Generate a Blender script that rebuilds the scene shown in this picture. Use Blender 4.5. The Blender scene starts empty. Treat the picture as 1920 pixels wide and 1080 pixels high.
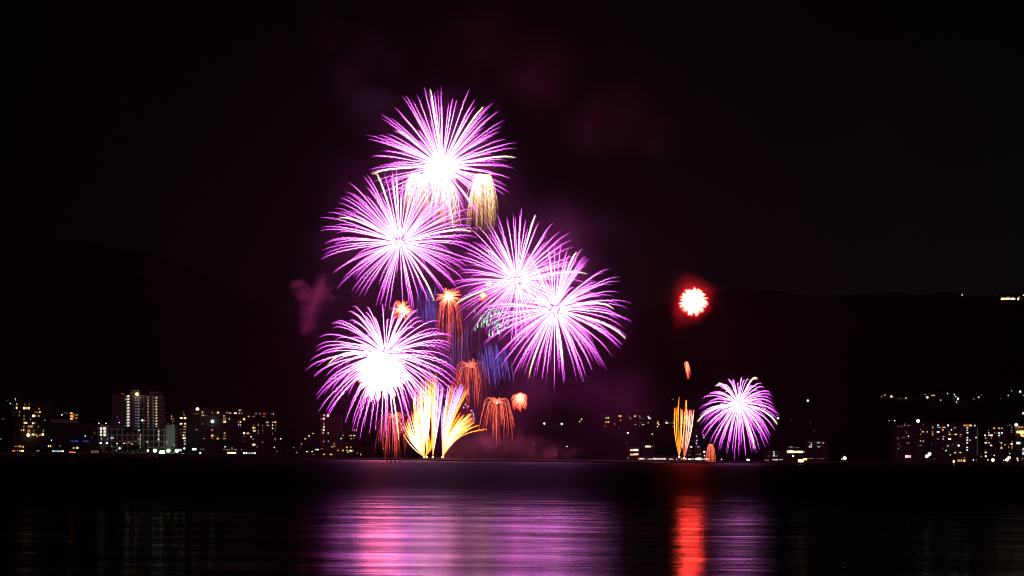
import bpy, math, random
import numpy as np
from mathutils import Matrix, Vector, noise as mnoise

# ------------------------------------------------------------------ camera
SC = bpy.context.scene
F = 4000.0            # focal length in photo pixels (75 mm on a 36 mm frame)
YH = 846.0            # horizon at the photo's centre column
H = 6.0               # eye height over the lake
ROLL = math.radians(0.5)
CR, SR = math.cos(ROLL), math.sin(ROLL)
cam = bpy.data.cameras.new('camera')
cam.lens = 75.0; cam.sensor_width = 36.0
cam.shift_y = (YH - 540.0) / 1920.0
cam.clip_start = 0.5; cam.clip_end = 30000
co = bpy.data.objects.new('camera', cam)
SC.collection.objects.link(co)
co.matrix_world = Matrix(((CR, -SR, 0, 0), (0, 0, -1, 0), (SR, CR, 0, H), (0, 0, 0, 1)))
SC.camera = co
SC.render.resolution_x, SC.render.resolution_y = 1920, 1080
SC.view_settings.view_transform = 'Standard'
SC.view_settings.look = 'None'
SC.view_settings.exposure = 0
SC.view_settings.gamma = 1
CY = SC.cycles
CY.use_denoising = True
CY.max_bounces = 5; CY.diffuse_bounces = 2; CY.glossy_bounces = 2
CY.transparent_max_bounces = 16; CY.volume_bounces = 0
CY.sample_clamp_indirect = 24.0
CY.volume_step_rate = 0.6; CY.volume_max_steps = 128
CY.caustics_reflective = True
CY.filter_width = 0.95

# ------------------------------------------------------------------ night sky
wd = bpy.data.worlds.new('World'); SC.world = wd; wd.use_nodes = True
nt = wd.node_tree; nt.nodes.clear()
wo = nt.nodes.new('ShaderNodeOutputWorld'); bg = nt.nodes.new('ShaderNodeBackground')
tc = nt.nodes.new('ShaderNodeTexCoord'); sx = nt.nodes.new('ShaderNodeSeparateXYZ')
nt.links.new(tc.outputs['Generated'], sx.inputs[0])
mr = nt.nodes.new('ShaderNodeMapRange'); mr.inputs['From Min'].default_value = -0.2; mr.inputs['From Max'].default_value = 0.16
nt.links.new(sx.outputs['X'], mr.inputs['Value'])
rm = nt.nodes.new('ShaderNodeValToRGB')
rm.color_ramp.elements[0].color = (0.0004, 0.0004, 0.0006, 1)
rm.color_ramp.elements[1].color = (0.0019, 0.0020, 0.0019, 1)
nt.links.new(mr.outputs[0], rm.inputs[0])
cn = nt.nodes.new('ShaderNodeTexNoise'); cn.inputs['Scale'].default_value = 7; cn.inputs['Detail'].default_value = 5
nt.links.new(tc.outputs['Generated'], cn.inputs['Vector'])
cm = nt.nodes.new('ShaderNodeMapRange'); cm.inputs['From Min'].default_value = 0.3; cm.inputs['From Max'].default_value = 0.75
cm.inputs['To Min'].default_value = 0.75; cm.inputs['To Max'].default_value = 1.35
nt.links.new(cn.outputs[0], cm.inputs['Value'])
hz = nt.nodes.new('ShaderNodeMapRange'); hz.inputs['From Min'].default_value = 0.07; hz.inputs['From Max'].default_value = 0.2
hz.inputs['To Min'].default_value = 1.05; hz.inputs['To Max'].default_value = 0.25
nt.links.new(sx.outputs['Z'], hz.inputs['Value'])
mm = nt.nodes.new('ShaderNodeMath'); mm.operation = 'MULTIPLY'
nt.links.new(cm.outputs[0], mm.inputs[0]); nt.links.new(hz.outputs[0], mm.inputs[1])
nt.links.new(rm.outputs[0], bg.inputs['Color']); nt.links.new(mm.outputs[0], bg.inputs['Strength'])
nt.links.new(bg.outputs[0], wo.inputs[0])

# ------------------------------------------------------------------ helpers
COL = SC.collection
def ray(x, y):
    dx, dy = x - 960.0, YH - y
    return (dx * CR - dy * SR, dx * SR + dy * CR)
def P(x, y, D):
    a, b = ray(x, y)
    return Vector((a * D / F, D, H + b * D / F))
def depth_on_water(x, y):
    return -H * F / ray(x, y)[1]
def link(o, parent=None):
    COL.objects.link(o)
    if parent is not None: o.parent = parent
    return o
def tag(o, label=None, cat=None, group=None, kind=None):
    if label: o['label'] = label
    if cat: o['category'] = cat
    if group: o['group'] = group
    if kind: o['kind'] = kind
    return o
def empty(name, loc, label, cat, group=None):
    o = bpy.data.objects.new(name, None); o.location = loc; o.empty_display_size = 1
    link(o); return tag(o, label, cat, group)
def mesh_obj(name, verts, faces, mat, parent=None, cols=None, smooth=False):
    me = bpy.data.meshes.new(name)
    me.from_pydata([tuple(v) for v in verts], [], [tuple(f) for f in faces])
    if mat: me.materials.append(mat)
    if cols is not None:
        at = me.color_attributes.new('tint', 'FLOAT_COLOR', 'POINT')
        c = np.ones((len(verts), 4), dtype=np.float32); c[:, :3] = cols
        at.data.foreach_set('color', c.ravel())
    if smooth: me.polygons.foreach_set('use_smooth', [True] * len(me.polygons))
    me.update()
    return link(bpy.data.objects.new(name, me), parent)
class MB:
    def __init__(s): s.v = []; s.f = []
    def box(s, x0, x1, y0, y1, z0, z1):
        n = len(s.v)
        s.v += [(x0,y0,z0),(x1,y0,z0),(x1,y1,z0),(x0,y1,z0),(x0,y0,z1),(x1,y0,z1),(x1,y1,z1),(x0,y1,z1)]
        s.f += [(n,n+3,n+2,n+1),(n+4,n+5,n+6,n+7),(n,n+1,n+5,n+4),(n+1,n+2,n+6,n+5),(n+2,n+3,n+7,n+6),(n+3,n,n+4,n+7)]
        return s
    def lathe(s, prof, cx=0, cy=0, n=8):
        b = len(s.v)
        for r, z in prof:
            for k in range(n):
                a = 2*math.pi*k/n
                s.v.append((cx + r*math.cos(a), cy + r*math.sin(a), z))
        for i in range(len(prof)-1):
            for k in range(n):
                k2 = (k+1) % n
                s.f.append((b+i*n+k, b+i*n+k2, b+(i+1)*n+k2, b+(i+1)*n+k))
        s.f.append(tuple(b+k for k in range(n))[::-1]); s.f.append(tuple(b+(len(prof)-1)*n+k for k in range(n)))
        return s
    def ball(s, c, r, n=8, m=6, sq=1.0):
        prof = [(max(1e-3, r*math.sin(math.pi*i/m)), c[2] - sq*r*math.cos(math.pi*i/m)) for i in range(m+1)]
        return s.lathe(prof, c[0], c[1], n)
    def build(s, name, mat, parent=None, smooth=False):
        return mesh_obj(name, s.v, s.f, mat, parent, smooth=smooth)

MATS = {}
def emit(rgb, st, name='lamp_light'):
    k = ('e',) + tuple(round(c, 3) for c in rgb) + (round(st, 3),)
    if k not in MATS:
        m = bpy.data.materials.new(name); m.use_nodes = True
        t = m.node_tree; t.nodes.clear()
        e = t.nodes.new('ShaderNodeEmission'); o = t.nodes.new('ShaderNodeOutputMaterial')
        e.inputs[0].default_value = (*rgb, 1); e.inputs[1].default_value = st
        t.links.new(e.outputs[0], o.inputs[0]); MATS[k] = m
    return MATS[k]
def attr_emit(name, mis):
    m = bpy.data.materials.new(name); m.use_nodes = True
    t = m.node_tree; t.nodes.clear()
    a = t.nodes.new('ShaderNodeAttribute'); a.attribute_name = 'tint'
    e = t.nodes.new('ShaderNodeEmission'); o = t.nodes.new('ShaderNodeOutputMaterial')
    t.links.new(a.outputs['Color'], e.inputs[0]); t.links.new(e.outputs[0], o.inputs[0])
    m.cycles.emission_sampling = mis
    return m
def paint(name, rgb, rough=0.8, noise=0.0, scale=0.3, metal=0.0):
    k = ('p', name)
    if k in MATS: return MATS[k]
    m = bpy.data.materials.new(name); m.use_nodes = True; t = m.node_tree
    b = t.nodes['Principled BSDF']; b.inputs['Roughness'].default_value = rough; b.inputs['Metallic'].default_value = metal
    b.inputs['Specular IOR Level'].default_value = 0.2
    if noise:
        g = t.nodes.new('ShaderNodeNewGeometry'); n = t.nodes.new('ShaderNodeTexNoise'); n.inputs['Scale'].default_value = scale
        n.inputs['Detail'].default_value = 4
        t.links.new(g.outputs['Position'], n.inputs['Vector'])
        r = t.nodes.new('ShaderNodeValToRGB')
        r.color_ramp.elements[0].position = 0.3; r.color_ramp.elements[1].position = 0.7
        r.color_ramp.elements[0].color = (*[c*(1-noise) for c in rgb], 1)
        r.color_ramp.elements[1].color = (*[min(1, c*(1+noise)) for c in rgb], 1)
        t.links.new(n.outputs[0], r.inputs[0]); t.links.new(r.outputs[0], b.inputs['Base Color'])
    else: b.inputs['Base Color'].default_value = (*rgb, 1)
    MATS[k] = m; return m
def facade(name, rgb, fh=3.0, ww=3.4):
    """plaster wall with dark unlit panes in a floor grid (surface pattern)"""
    k = ('f', name)
    if k in MATS: return MATS[k]
    m = bpy.data.materials.new(name); m.use_nodes = True; t = m.node_tree
    b = t.nodes['Principled BSDF']; b.inputs['Roughness'].default_value = 0.8
    g = t.nodes.new('ShaderNodeTexCoord'); mp = t.nodes.new('ShaderNodeMapping')
    mp.inputs['Rotation'].default_value = (math.pi/2, 0, 0)
    br = t.nodes.new('ShaderNodeTexBrick'); br.offset = 0.0
    br.inputs['Scale'].default_value = 1.0; br.inputs['Brick Width'].default_value = ww; br.inputs['Row Height'].default_value = fh
    br.inputs['Mortar Size'].default_value = 0.75; br.inputs['Mortar Smooth'].default_value = 0.0
    br.inputs['Color1'].default_value = (0.02, 0.022, 0.025, 1); br.inputs['Color2'].default_value = (0.05, 0.05, 0.055, 1)
    br.inputs['Mortar'].default_value = (*rgb, 1)
    t.links.new(g.outputs['Object'], mp.inputs['Vector']); t.links.new(mp.outputs[0], br.inputs['Vector'])
    t.links.new(br.outputs['Color'], b.inputs['Base Color'])
    MATS[k] = m; return m

# ------------------------------------------------------------------ water
SHORE = [(-700,849),(0,851.2),(300,852.5),(480,856),(600,860.5),(690,862.6),(960,865.6),(1180,868.2),(1500,869.8),(1920,871.2),(2600,874)]
def shore_depth(x):
    xs = [p[0] for p in SHORE]; ys = [p[1] for p in SHORE]
    return depth_on_water(x, float(np.interp(x, xs, ys)))
def water():
    n = 1
    o = mesh_obj('water', [(-3500,-60,0),(3500,-60,0),(3500,3300,0),(-3500,3300,0)], [(0,1,2,3)], None)
    tag(o, kind='structure')
    m = bpy.data.materials.new('lake_water'); m.use_nodes = True; t = m.node_tree
    b = t.nodes['Principled BSDF']
    b.inputs['Base Color'].default_value = (0.004, 0.005, 0.007, 1); b.inputs['IOR'].default_value = 1.33
    g = t.nodes.new('ShaderNodeNewGeometry')
    def ns(sx_, sy_, det, dist=0.0):
        mp = t.nodes.new('ShaderNodeMapping'); mp.inputs['Scale'].default_value = (sx_, sy_, 1)
        t.links.new(g.outputs['Position'], mp.inputs['Vector'])
        n = t.nodes.new('ShaderNodeTexNoise'); n.inputs['Scale'].default_value = 1; n.inputs['Detail'].default_value = det
        n.inputs['Distortion'].default_value = dist
        t.links.new(mp.outputs[0], n.inputs['Vector']); return n
    n1 = ns(0.10, 0.30, 3)       # swell slopes
    n2 = ns(0.05, 0.16, 5, 0.6)      # wind patches
    r = t.nodes.new('ShaderNodeMapRange'); r.inputs['From Min'].default_value = 0.35; r.inputs['From Max'].default_value = 0.68
    r.inputs['To Min'].default_value = WR[0]; r.inputs['To Max'].default_value = WR[1]
    t.links.new(n2.outputs[0], r.inputs['Value'])
    # open water beyond the sheltered bay is ruffled by the wind
    sp = t.nodes.new('ShaderNodeSeparateXYZ'); t.links.new(g.outputs['Position'], sp.inputs[0])
    wv = t.nodes.new('ShaderNodeMath'); wv.operation = 'MULTIPLY_ADD'; wv.inputs[1].default_value = 130; t.links.new(n2.outputs[0], wv.inputs[0])
    t.links.new(sp.outputs['Y'], wv.inputs[2])
    fr = t.nodes.new('ShaderNodeMapRange'); fr.interpolation_type = 'SMOOTHSTEP'
    fr.inputs['From Min'].default_value = 215; fr.inputs['From Max'].default_value = 470; fr.inputs['To Max'].default_value = WF
    t.links.new(wv.outputs[0], fr.inputs['Value'])
    ad = t.nodes.new('ShaderNodeMath'); t.links.new(r.outputs[0], ad.inputs[0]); t.links.new(fr.outputs[0], ad.inputs[1])
    
    # and calm again in the lee of the far shore
    le = t.nodes.new('ShaderNodeMapRange'); le.inputs['From Min'].default_value = 1120; le.inputs['From Max'].default_value = 1260; le.inputs['To Max'].default_value = -0.2
    t.links.new(sp.outputs['Y'], le.inputs['Value'])
    a2 = t.nodes.new('ShaderNodeMath'); t.links.new(ad.outputs[0], a2.inputs[0]); t.links.new(le.outputs[0], a2.inputs[1])
    t.links.new(a2.outputs[0], b.inputs['Roughness'])
    bp = t.nodes.new('ShaderNodeBump'); bp.inputs['Strength'].default_value = 1.0; bp.inputs['Distance'].default_value = WB
    t.links.new(n1.outputs[0], bp.inputs['Height']); t.links.new(bp.outputs[0], b.inputs['Normal'])
    # wavelets run towards the viewer: slopes are steeper along Y than across it
    b.inputs['Anisotropic'].default_value = 0.9
    tg = t.nodes.new('ShaderNodeCombineXYZ'); tg.inputs[1].default_value = 1.0
    t.links.new(tg.outputs[0], b.inputs['Tangent'])
    o.data.materials.append(m)
WR = (0.13, 0.215); WB = 0.20; WF = 0.34
water()

# ------------------------------------------------------------------ land and hills
RIDGE = [(-900,450),(-200,432),(0,437),(150,441),(300,470),(450,540),(600,610),(750,660),(950,655),(1100,610),(1250,560),(1330,538),(1390,534),(1450,538),(1520,547),(1600,545),(1660,540),(1720,543),(1780,541),(1850,550),(1920,556),(2100,565),(2800,600)]
DR = 5400.0
def ridge_z(x):
    y = float(np.interp(x, [p[0] for p in RIDGE], [p[1] for p in RIDGE]))
    return P(x, y, DR).z + 6*mnoise.noise(Vector((x*0.03, 0, 0))) 
def ground_z(x, D):
    if D < 2450: return 0.6 + max(0.0, (D - 2250)/200)*1.0
    rz = ridge_z(x)
    right = min(1.0, max(0.0, (x - 650)/350))
    z1 = 10 + right*46           # foothill crest at 3300 m
    if D < 3300:
        s = (D-2450)/850; s = s*s*(3-2*s)
        z = 2.4 + (z1-2.4)*s
    else:
        s = min(1.0, (D-3300)/(DR-3300)); z = z1 + (rz-z1)*(s**1.15)
        if D > DR: z = rz - (D-DR)*0.25
    return z + 3.0*mnoise.noise(Vector((x*0.02, D*0.004, 3.1)))*min(1, (D-2450)/500)
def hills():
    xs = list(np.arange(-700, 2601, 22.0))
    ds = [None, 2250, 2350, 2450] + list(np.arange(2550, 3500, 95)) + list(np.arange(3500, 5401, 130)) + [5480, 5600, 5800, 6200]
    v = []; f = []
    for x in xs:
        for j, d in enumerate(ds):
            D = shore_depth(x) + 0.3 if d is None else d
            D = max(D, shore_depth(x) + 0.3 + j*2)
            a, _ = ray(x, 850)
            v.append((a*D/F, D, 0.6 if j == 0 else ground_z(x, D)))
    n = len(ds)
    for i in range(len(xs)-1):
        for j in range(n-1):
            f.append((i*n+j, (i+1)*n+j, (i+1)*n+j+1, i*n+j+1))
    o = mesh_obj('hills', v, f, paint('dark_forest', (0.03, 0.045, 0.02), 1.0, 0.5, 0.02), smooth=True)
    tag(o, kind='structure')
    # quay: a real stone edge along the waterline
    v = []; f = []
    for i, x in enumerate(xs):
        D = shore_depth(x); a, _ = ray(x, 850)
        for d, z in ((-0.3, -1.0), (-0.3, .75), (0.5, .75), (0.5, -1.0)): v.append((a*(D+d)/F, D+d, z))
    for i in range(len(xs)-1):
        for k in range(3):
            f.append((i*4+k, (i+1)*4+k, (i+1)*4+k+1, i*4+k+1))
    tag(mesh_obj('ground', v, f, paint('quay_stone', (0.22, 0.21, 0.2), 0.9, 0.3, 0.5)), kind='structure')
hills()
def on_hill(x, y):
    """ground point that the photo's pixel looks at"""
    best = None
    for D in np.arange(2250, 5400, 15.0):
        z = ground_z(x, D)
        p = P(x, y, D)
        if p.z <= z + 4.0: return Vector((p.x, D, z))
    return Vector((P(x, y, 3300).x, 3300, ground_z(x, 3300)))

# ------------------------------------------------------------------ air
def box_haze():
    m = bpy.data.materials.new('air'); m.use_nodes = True; t = m.node_tree; t.nodes.clear()
    o = t.nodes.new('ShaderNodeOutputMaterial'); v = t.nodes.new('ShaderNodeVolumePrincipled')
    v.inputs['Color'].default_value = (1.0, 0.42, 0.72, 1); v.inputs['Density'].default_value = HAZE  # magenta glow of the bursts is painted into the haze tint
    v.inputs['Anisotropy'].default_value = 0.72
    t.links.new(v.outputs[0], o.inputs['Volume'])
    ob = MB().box(-4200, 4200, -120, 6500, -2.5, 760).build('haze', m)
    tag(ob, kind='stuff')
HAZE = 0.22e-4
box_haze()

# ------------------------------------------------------------------ fireworks
TR = attr_emit('burning_star', 'FRONT')
HOT = attr_emit('white_hot_star', 'FRONT')
def tube(pts, rad, cols, sides=3):
    pts = np.asarray(pts, dtype=float); n = len(pts)
    rad = np.broadcast_to(np.asarray(rad, dtype=float), (n,)); cols = np.broadcast_to(np.asarray(cols, dtype=float), (n, 3))
    d = np.gradient(pts, axis=0); L = np.linalg.norm(d, axis=1)[:, None]; d = d/np.maximum(L, 1e-6)
    up = np.array([0.13, 1.0, 0.07]); e1 = np.cross(d, up); e1 /= np.maximum(np.linalg.norm(e1, axis=1)[:, None], 1e-6)
    e2 = np.cross(d, e1)
    V = np.zeros((n, sides, 3))
    for k in range(sides):
        a = 2*math.pi*k/sides
        V[:, k] = pts + rad[:, None]*(math.cos(a)*e1 + math.sin(a)*e2)
    F_ = [(i*sides+k, i*sides+(k+1) % sides, (i+1)*sides+(k+1) % sides, (i+1)*sides+k) for i in range(n-1) for k in range(sides)]
    F_ += [tuple(range(sides))[::-1], tuple((n-1)*sides + k for k in range(sides))]
    return V.reshape(-1, 3), F_, np.repeat(cols, sides, axis=0)
class Bundle:
    def __init__(s): s.v = []; s.f = []; s.c = []; s.n = 0
    def add(s, t):
        v, f, c = t
        s.v.append(v); s.c.append(c); s.f += [tuple(i + s.n for i in q) for q in f]; s.n += len(v)
        return s
    def build(s, name, mat, parent):
        return mesh_obj(name, np.concatenate(s.v), s.f, mat, parent, cols=np.concatenate(s.c))
def put_trails(root, tubes, name, mat, cap=100):
    """tubes sorted longest first: up to cap become parts, the rest one part of kind stuff"""
    for t in tubes[:cap]:
        Bundle().add(t).build(name, mat, root)
    if len(tubes) > cap:
        b = Bundle()
        for t in tubes[cap:]: b.add(t)
        tag(b.build(name, mat, root), kind='stuff')
def ball_part(root, name, c, r, rgb, mat, n=14):
    b = MB().ball(c, r, n, n//2 + 2)
    return mesh_obj(name, b.v, b.f, mat, root, cols=np.tile(np.array(rgb, float), (len(b.v), 1)))
def sphere_dirs(n, rnd):
    """jittered even spread over the sphere"""
    out = []
    ga = math.pi*(3 - math.sqrt(5))
    for i in range(n):
        z = 1 - 2*(i + 0.5)/n; r = math.sqrt(1 - z*z); a = i*ga
        v = Vector((r*math.cos(a), r*math.sin(a), z)) + Vector((rnd.gauss(0, .06), rnd.gauss(0, .06), rnd.gauss(0, .06)))
        out.append(v.normalized())
    return out
def ramp(t, stops):
    t = np.asarray(t); xs = [s[0] for s in stops]
    return np.stack([np.interp(t, xs, [s[1][k] for s in stops]) for k in range(3)], axis=-1)

PUR = [(0, (9, 2.1, 8)), (0.4, (8.5, 2.0, 7.6)), (0.62, (5.6, .95, 5.2)), (0.82, (3.0, 0.24, 3.1)), (1, (1.1, 0.04, 1.2))]
def burst(px, py, D, Rp, g, v, n, seed, label, glit, wig=(0.42, 0.86), core=5, wpx=.57, stops=PUR, k=1.5, inten=1.15, zs=1.0):
    rnd = random.Random(seed); m = D/F
    c = P(px, py, D)
    root = empty('firework', c, label, 'firework', 'purple chrysanthemum bursts over the lake')
    R = Rp*m; tubes = []
    w1 = rnd.uniform(0, 6); nseg = 54
    for d in sphere_dirs(n, rnd):
        ln = R*(rnd.uniform(0.9, 1.03) if rnd.random() < .9 else rnd.uniform(.7, .9)); d = Vector((d.x, d.y, d.z*zs))
        t0 = 0.04 + rnd.random()*0.03; t1 = rnd.uniform(0.9, 1.0)
        t = np.linspace(t0, t1, nseg)
        s = (1-np.exp(-k*t))/(1-math.exp(-k))
        p = np.outer(s*ln, np.array(d)) ; p[:, 2] += v*m*t - g*m*t**2
        # camera shake drawn into the trail shape as a wiggle
        env = np.clip((t-wig[0])/0.08, 0, 1)*np.clip((wig[1]-t)/0.1, 0, 1)
        A = 1.15*m*env*rnd.uniform(0.6, 1.15)
        ph = w1 + rnd.gauss(0, 0.25)
        p[:, 0] += A*np.sin(t*92 + ph)*0.75; p[:, 2] += A*np.cos(t*71 + ph*1.3)
        q = (1 - np.abs(d[1]))  # nothing but variety in thickness
        rad = wpx*m*0.5*rnd.uniform(0.75, 1.2)*np.interp(t, [0, .1, .5, .8, 1], [0.9, 1.25, 1.25, .85, 0.2])
        bead = 1 + 0.3*np.sin(t*57 + ph)*np.clip((t-0.35)/0.2, 0, 1)
        col = ramp(t, stops)*(rnd.uniform(0.75, 1.2)*inten)*bead[:, None]
        tubes.append((ln*math.hypot(d[0], d[2]), tube(p, rad, col)))
    tubes.sort(key=lambda z: -z[0])
    ngl = len(glit)
    put_trails(root, [z[1] for z in tubes], 'star_trail', TR)
    # cream glitter comets among the purple stars
    for gx, gy in glit:
        tgt = (P(gx, gy, D) - c)
        tt = 1.0; dvec = np.array(tgt); dvec[2] -= (v*m*tt - g*m*tt**2); dvec[1] = rnd.uniform(-0.2, 0.2)*np.linalg.norm(dvec)
        t = np.linspace(0.05, 1, 40); s = (1-np.exp(-k*t))/(1-math.exp(-k))
        p = np.outer(s, dvec); p[:, 2] += v*m*t - g*m*t**2
        rad = m*np.interp(t, [0, .4, .75, 1], [.7, 1.5, 1.3, 0.5])
        B = Bundle().add(tube(p, rad, ramp(t, [(0, (5, 2.4, 4)), (.4, (2.4, 1.9, 1.7)), (.6, (2, 1.75, 1.3)), (.85, (1.6, 1.3, .8)), (1, (1, .75, .4))]), 4))
        for j in range(46):
            tj = rnd.uniform(0.5, 1.02); i = min(39, int((tj-0.05)/0.95*39)); q = p[i] + np.array([rnd.gauss(0, 1.5*m) for _ in range(3)])
            r = rnd.uniform(0.22, 0.5)*m; e = np.array([0, 0, r])
            B.add(tube([q-e, q, q+e], [r*.5, r, r*.5], np.array([2.2, 1.9, 0.9])*rnd.uniform(.4, 1.3), 4))
        B.build('glitter_trail', TR, root)
    ball_part(root, 'core', (0, 0, 0), core*m, (18, 4, 15), HOT)
    return root
MAIN = 1330.0
b1 = burst(829, 312, MAIN+20, 147, 33, 48, 176, 11, 'topmost purple burst with a wide white hot centre',
      [(807,168),(906,199),(966,299),(744,246),(697,326),(851,430)], core=14, zs=.93)
b2 = burst(750, 455, MAIN-10, 157, 40, 45, 172, 22, 'purple burst on the left, directly under the topmost one',
      [(634,408),(704,322),(813,562),(884,436),(742,332)], zs=.9)
b3 = burst(969, 526, MAIN+60, 134, 30, 32, 152, 33, 'purple burst right of centre, upper left one of the two that overlap',
      [(1004,405),(851,572),(912,470),(938,462),(1100,512)], wig=(.35,.8))
b5 = burst(1040, 580, MAIN+10, 150, 32, 14, 172, 44, 'purple burst right of centre, lower right one of the two that overlap',
      [(1082,472),(1174,635),(1150,580),(992,704),(1056,684)], wig=(.35,.8), zs=.93)
b4 = burst(722, 664, MAIN-40, 149, 36, -1, 165, 55, 'lowest left purple burst with a white hot ball inside it',
      [(614,684),(768,586),(748,824)], zs=.9, wpx=.74, inten=1.2)
b6 = burst(1385, 757, 1290, 79, 24, -5, 138, 66, 'small purple burst low over the water on the far right',
      [(1420,710),(1343,724),(1458,796),(1308,790),(1414,842)], core=3.5, wpx=0.5, wig=(.5,.9))

def peony(px, py, D, Rp, n, seed, label, stops, g=4, wpx=2.0, core=0.5, cat='firework', group=None, name='firework', len_j=(0.85, 1.05), mat=None, v=0, corecol=(12, 3, 1.5)):
    rnd = random.Random(seed); m = D/F; c = P(px, py, D)
    root = empty(name, c, label, cat, group); tubes = []
    for d in sphere_dirs(n, rnd):
        t = np.linspace(0.05, 1, 14); s = (1-np.exp(-1.4*t))/(1-math.exp(-1.4)); ln = Rp*m*rnd.uniform(*len_j)
        p = np.outer(s*ln, np.array(d)); p[:, 2] += v*m*t - g*m*t*t
        rad = wpx*m*0.5*np.interp(t, [0, .3, .85, 1], [.5, 1, 1.2, .4])
        tubes.append((ln*math.hypot(d[0], d[2]), tube(p, rad, ramp(t, stops)*rnd.uniform(.8, 1.2))))
    tubes.sort(key=lambda z: -z[0])
    put_trails(root, [z[1] for z in tubes], 'star_trail', mat or TR)
    if core: ball_part(root, 'core', (0, 0, 0), core*Rp*m, corecol, HOT)
    return root
RED = [(0, (46, 2.2, 1.6)), (.72, (46, 2.0, 1.5)), (.86, (22, 1.1, .7)), (1, (8, .15, .15))]
peony(1300, 564, 1290, 28, 100, 5, 'round red and white burst alone in the sky on the right', RED, wpx=2.4, core=.7, corecol=(60, 2.4, 1.9), len_j=(.93,1.03), g=2)
peony(716, 697, MAIN-60, 50, 120, 6, 'dense white hot ball with red tips inside the lowest left purple burst', [(0, (20, 3, 5)), (.75, (14, 2.2, 3)), (.9, (8, 1.3, 1.0)), (1, (5, .4, .2))], g=8, wpx=3.6, core=.7, corecol=(26, 3.5, 5), len_j=(.85,1.08))
peony(826, 314, MAIN+5, 36, 110, 7, 'compact cream white burst in the heart of the topmost purple one', [(0, (8, 3, 5)), (.7, (4, 2.2, 2.4)), (1, (1.4, .8, .6))], g=3, wpx=2.4, core=.6, corecol=(12, 3.4, 9))
ORN = [(0, (9, 3.4, 1.8)), (.4, (6, 1.3, .6)), (.75, (4.5, .32, .12)), (1, (2, .07, .03))]
small = 'small red orange bursts among the purple ones'
peony(754, 580, MAIN-30, 23, 54, 8, 'small orange burst just above the lowest left purple one', ORN, wpx=.85, core=.14, len_j=(.6,1.15), group=small)
peony(842, 556, MAIN+40, 26, 90, 9, 'small orange burst with red streaks raining below it', ORN, wpx=.8, core=.2, len_j=(.4,1.1), group=small)
peony(917, 532, MAIN+50, 9, 34, 10, 'tiny peach burst, upper one of the pair left of the twin purple bursts', ORN, wpx=1.2, core=.35, len_j=(.5,1.1), group=small)
peony(906, 553, MAIN+50, 10, 34, 12, 'tiny peach burst, lower one of the pair left of the twin purple bursts', ORN, wpx=1.2, core=.35, len_j=(.5,1.2), group=small)

def willow(px, py, D, pts, label, stops, seed, n, spread, drop, up=6, wpx=.7, core=0, corecol=(8,6,4), name='firework', group=None, part='spark_trail', start=(0, .08), lean=0, jit=.25, cat='firework'):
    """sparks thrown out of one point that bend over and rain down"""
    rnd = random.Random(seed); m = D/F; c = P(px, py, D)
    root = empty(name, c, label, cat, group); tubes = []
    for i in range(n):
        a = rnd.uniform(0, 2*math.pi); q = rnd.random()**.62*spread*rnd.uniform(.75, 1.12)
        vx, vy = q*math.cos(a), q*math.sin(a)
        dr = drop*rnd.uniform(max(.18, 1-jit*2), 1+jit*.3)
        t = np.linspace(rnd.uniform(*start), 1, 20); s = (1-np.exp(-3.2*t))/(1-math.exp(-3.2))
        u = up*rnd.uniform(.3, 1.3)
        p = np.stack([vx*s*m + lean*m*t, vy*s*m, (u*np.sin(np.minimum(t*6, math.pi))*0.9 - dr*t**1.3)*m], axis=1)
        p[:, 0] += 0.35*m*np.sin(t*40 + i)*(t > .3)
        rad = wpx*m*.5*rnd.uniform(.7, 1.3)*np.interp(t, [0, .2, .8, 1], [1.2, 1, .9, .4])
        tubes.append((dr, tube(p, rad, ramp(t, stops)*rnd.choice((.25, .4, .6, .9, 1.3))*(1+.45*np.sin(t*rnd.uniform(30,70)+i))[:, None])))
    tubes.sort(key=lambda z: -z[0])
    put_trails(root, [z[1] for z in tubes], part, TR)
    if core: ball_part(root, 'core', (0, 0, 0), core*m, corecol, HOT)
    return root
REDW = [(0, (4, .9, .5)), (.2, (1.6, .24, .15)), (.6, (1.7, .2, .13)), (.85, (1.1, .1, .07)), (1, (.15, .01, .01))]
gr = 'red willows falling between the bursts'
willow(842, 562, MAIN+45, None, 'red streaks raining from the small orange burst at the centre', REDW, 101, 60, 32, 98, group=gr, wpx=.5, jit=.4)
willow(883, 690, MAIN+30, None, 'red willow above the gold fountains, beside the blue rain', REDW, 102, 58, 42, 88, up=20, group=gr, wpx=.55, jit=.36)
willow(932, 756, MAIN+20, None, 'red dome shaped willow right of the gold fountains', REDW, 103, 70, 46, 78, up=18, group=gr, wpx=.58, core=1.2, jit=.34)
willow(738, 782, MAIN-20, None, 'red willow falling to the water left of the gold fountains', REDW, 104, 66, 42, 84, up=14, jit=.34, group=gr, wpx=.55)
willow(1333, 834, 1250, None, 'narrow orange red willow touching the water beside the small purple burst', [(0,(3.2,.9,.5)),(.2,(1.5,.3,.16)),(.8,(1.2,.17,.1)),(1,(.8,.1,.06))], 105, 60, 11, 35, up=4, group=gr, wpx=.42, jit=.02)
peony(975, 745, MAIN+25, 17, 80, 13, 'small red tassel of sparks high right of the dome shaped willow', [(0, (9, 2.4, 1.6)), (.5, (7, 1.1, .6)), (.85, (5, .25, .12)), (1, (2, .08, .05))], g=11, wpx=.9, core=.22, len_j=(.55, 1.15), group=small, corecol=(9, 2.4, 1.5))
willow(1286, 684, 1290, None, 'thin red flame of sparks under the round red burst', [(0,(5,.5,.25)),(.5,(7,1.1,.5)),(1,(3,.1,.08))], 107, 16, 6, 25, up=7, wpx=.6, jit=.35, lean=4)
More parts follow.
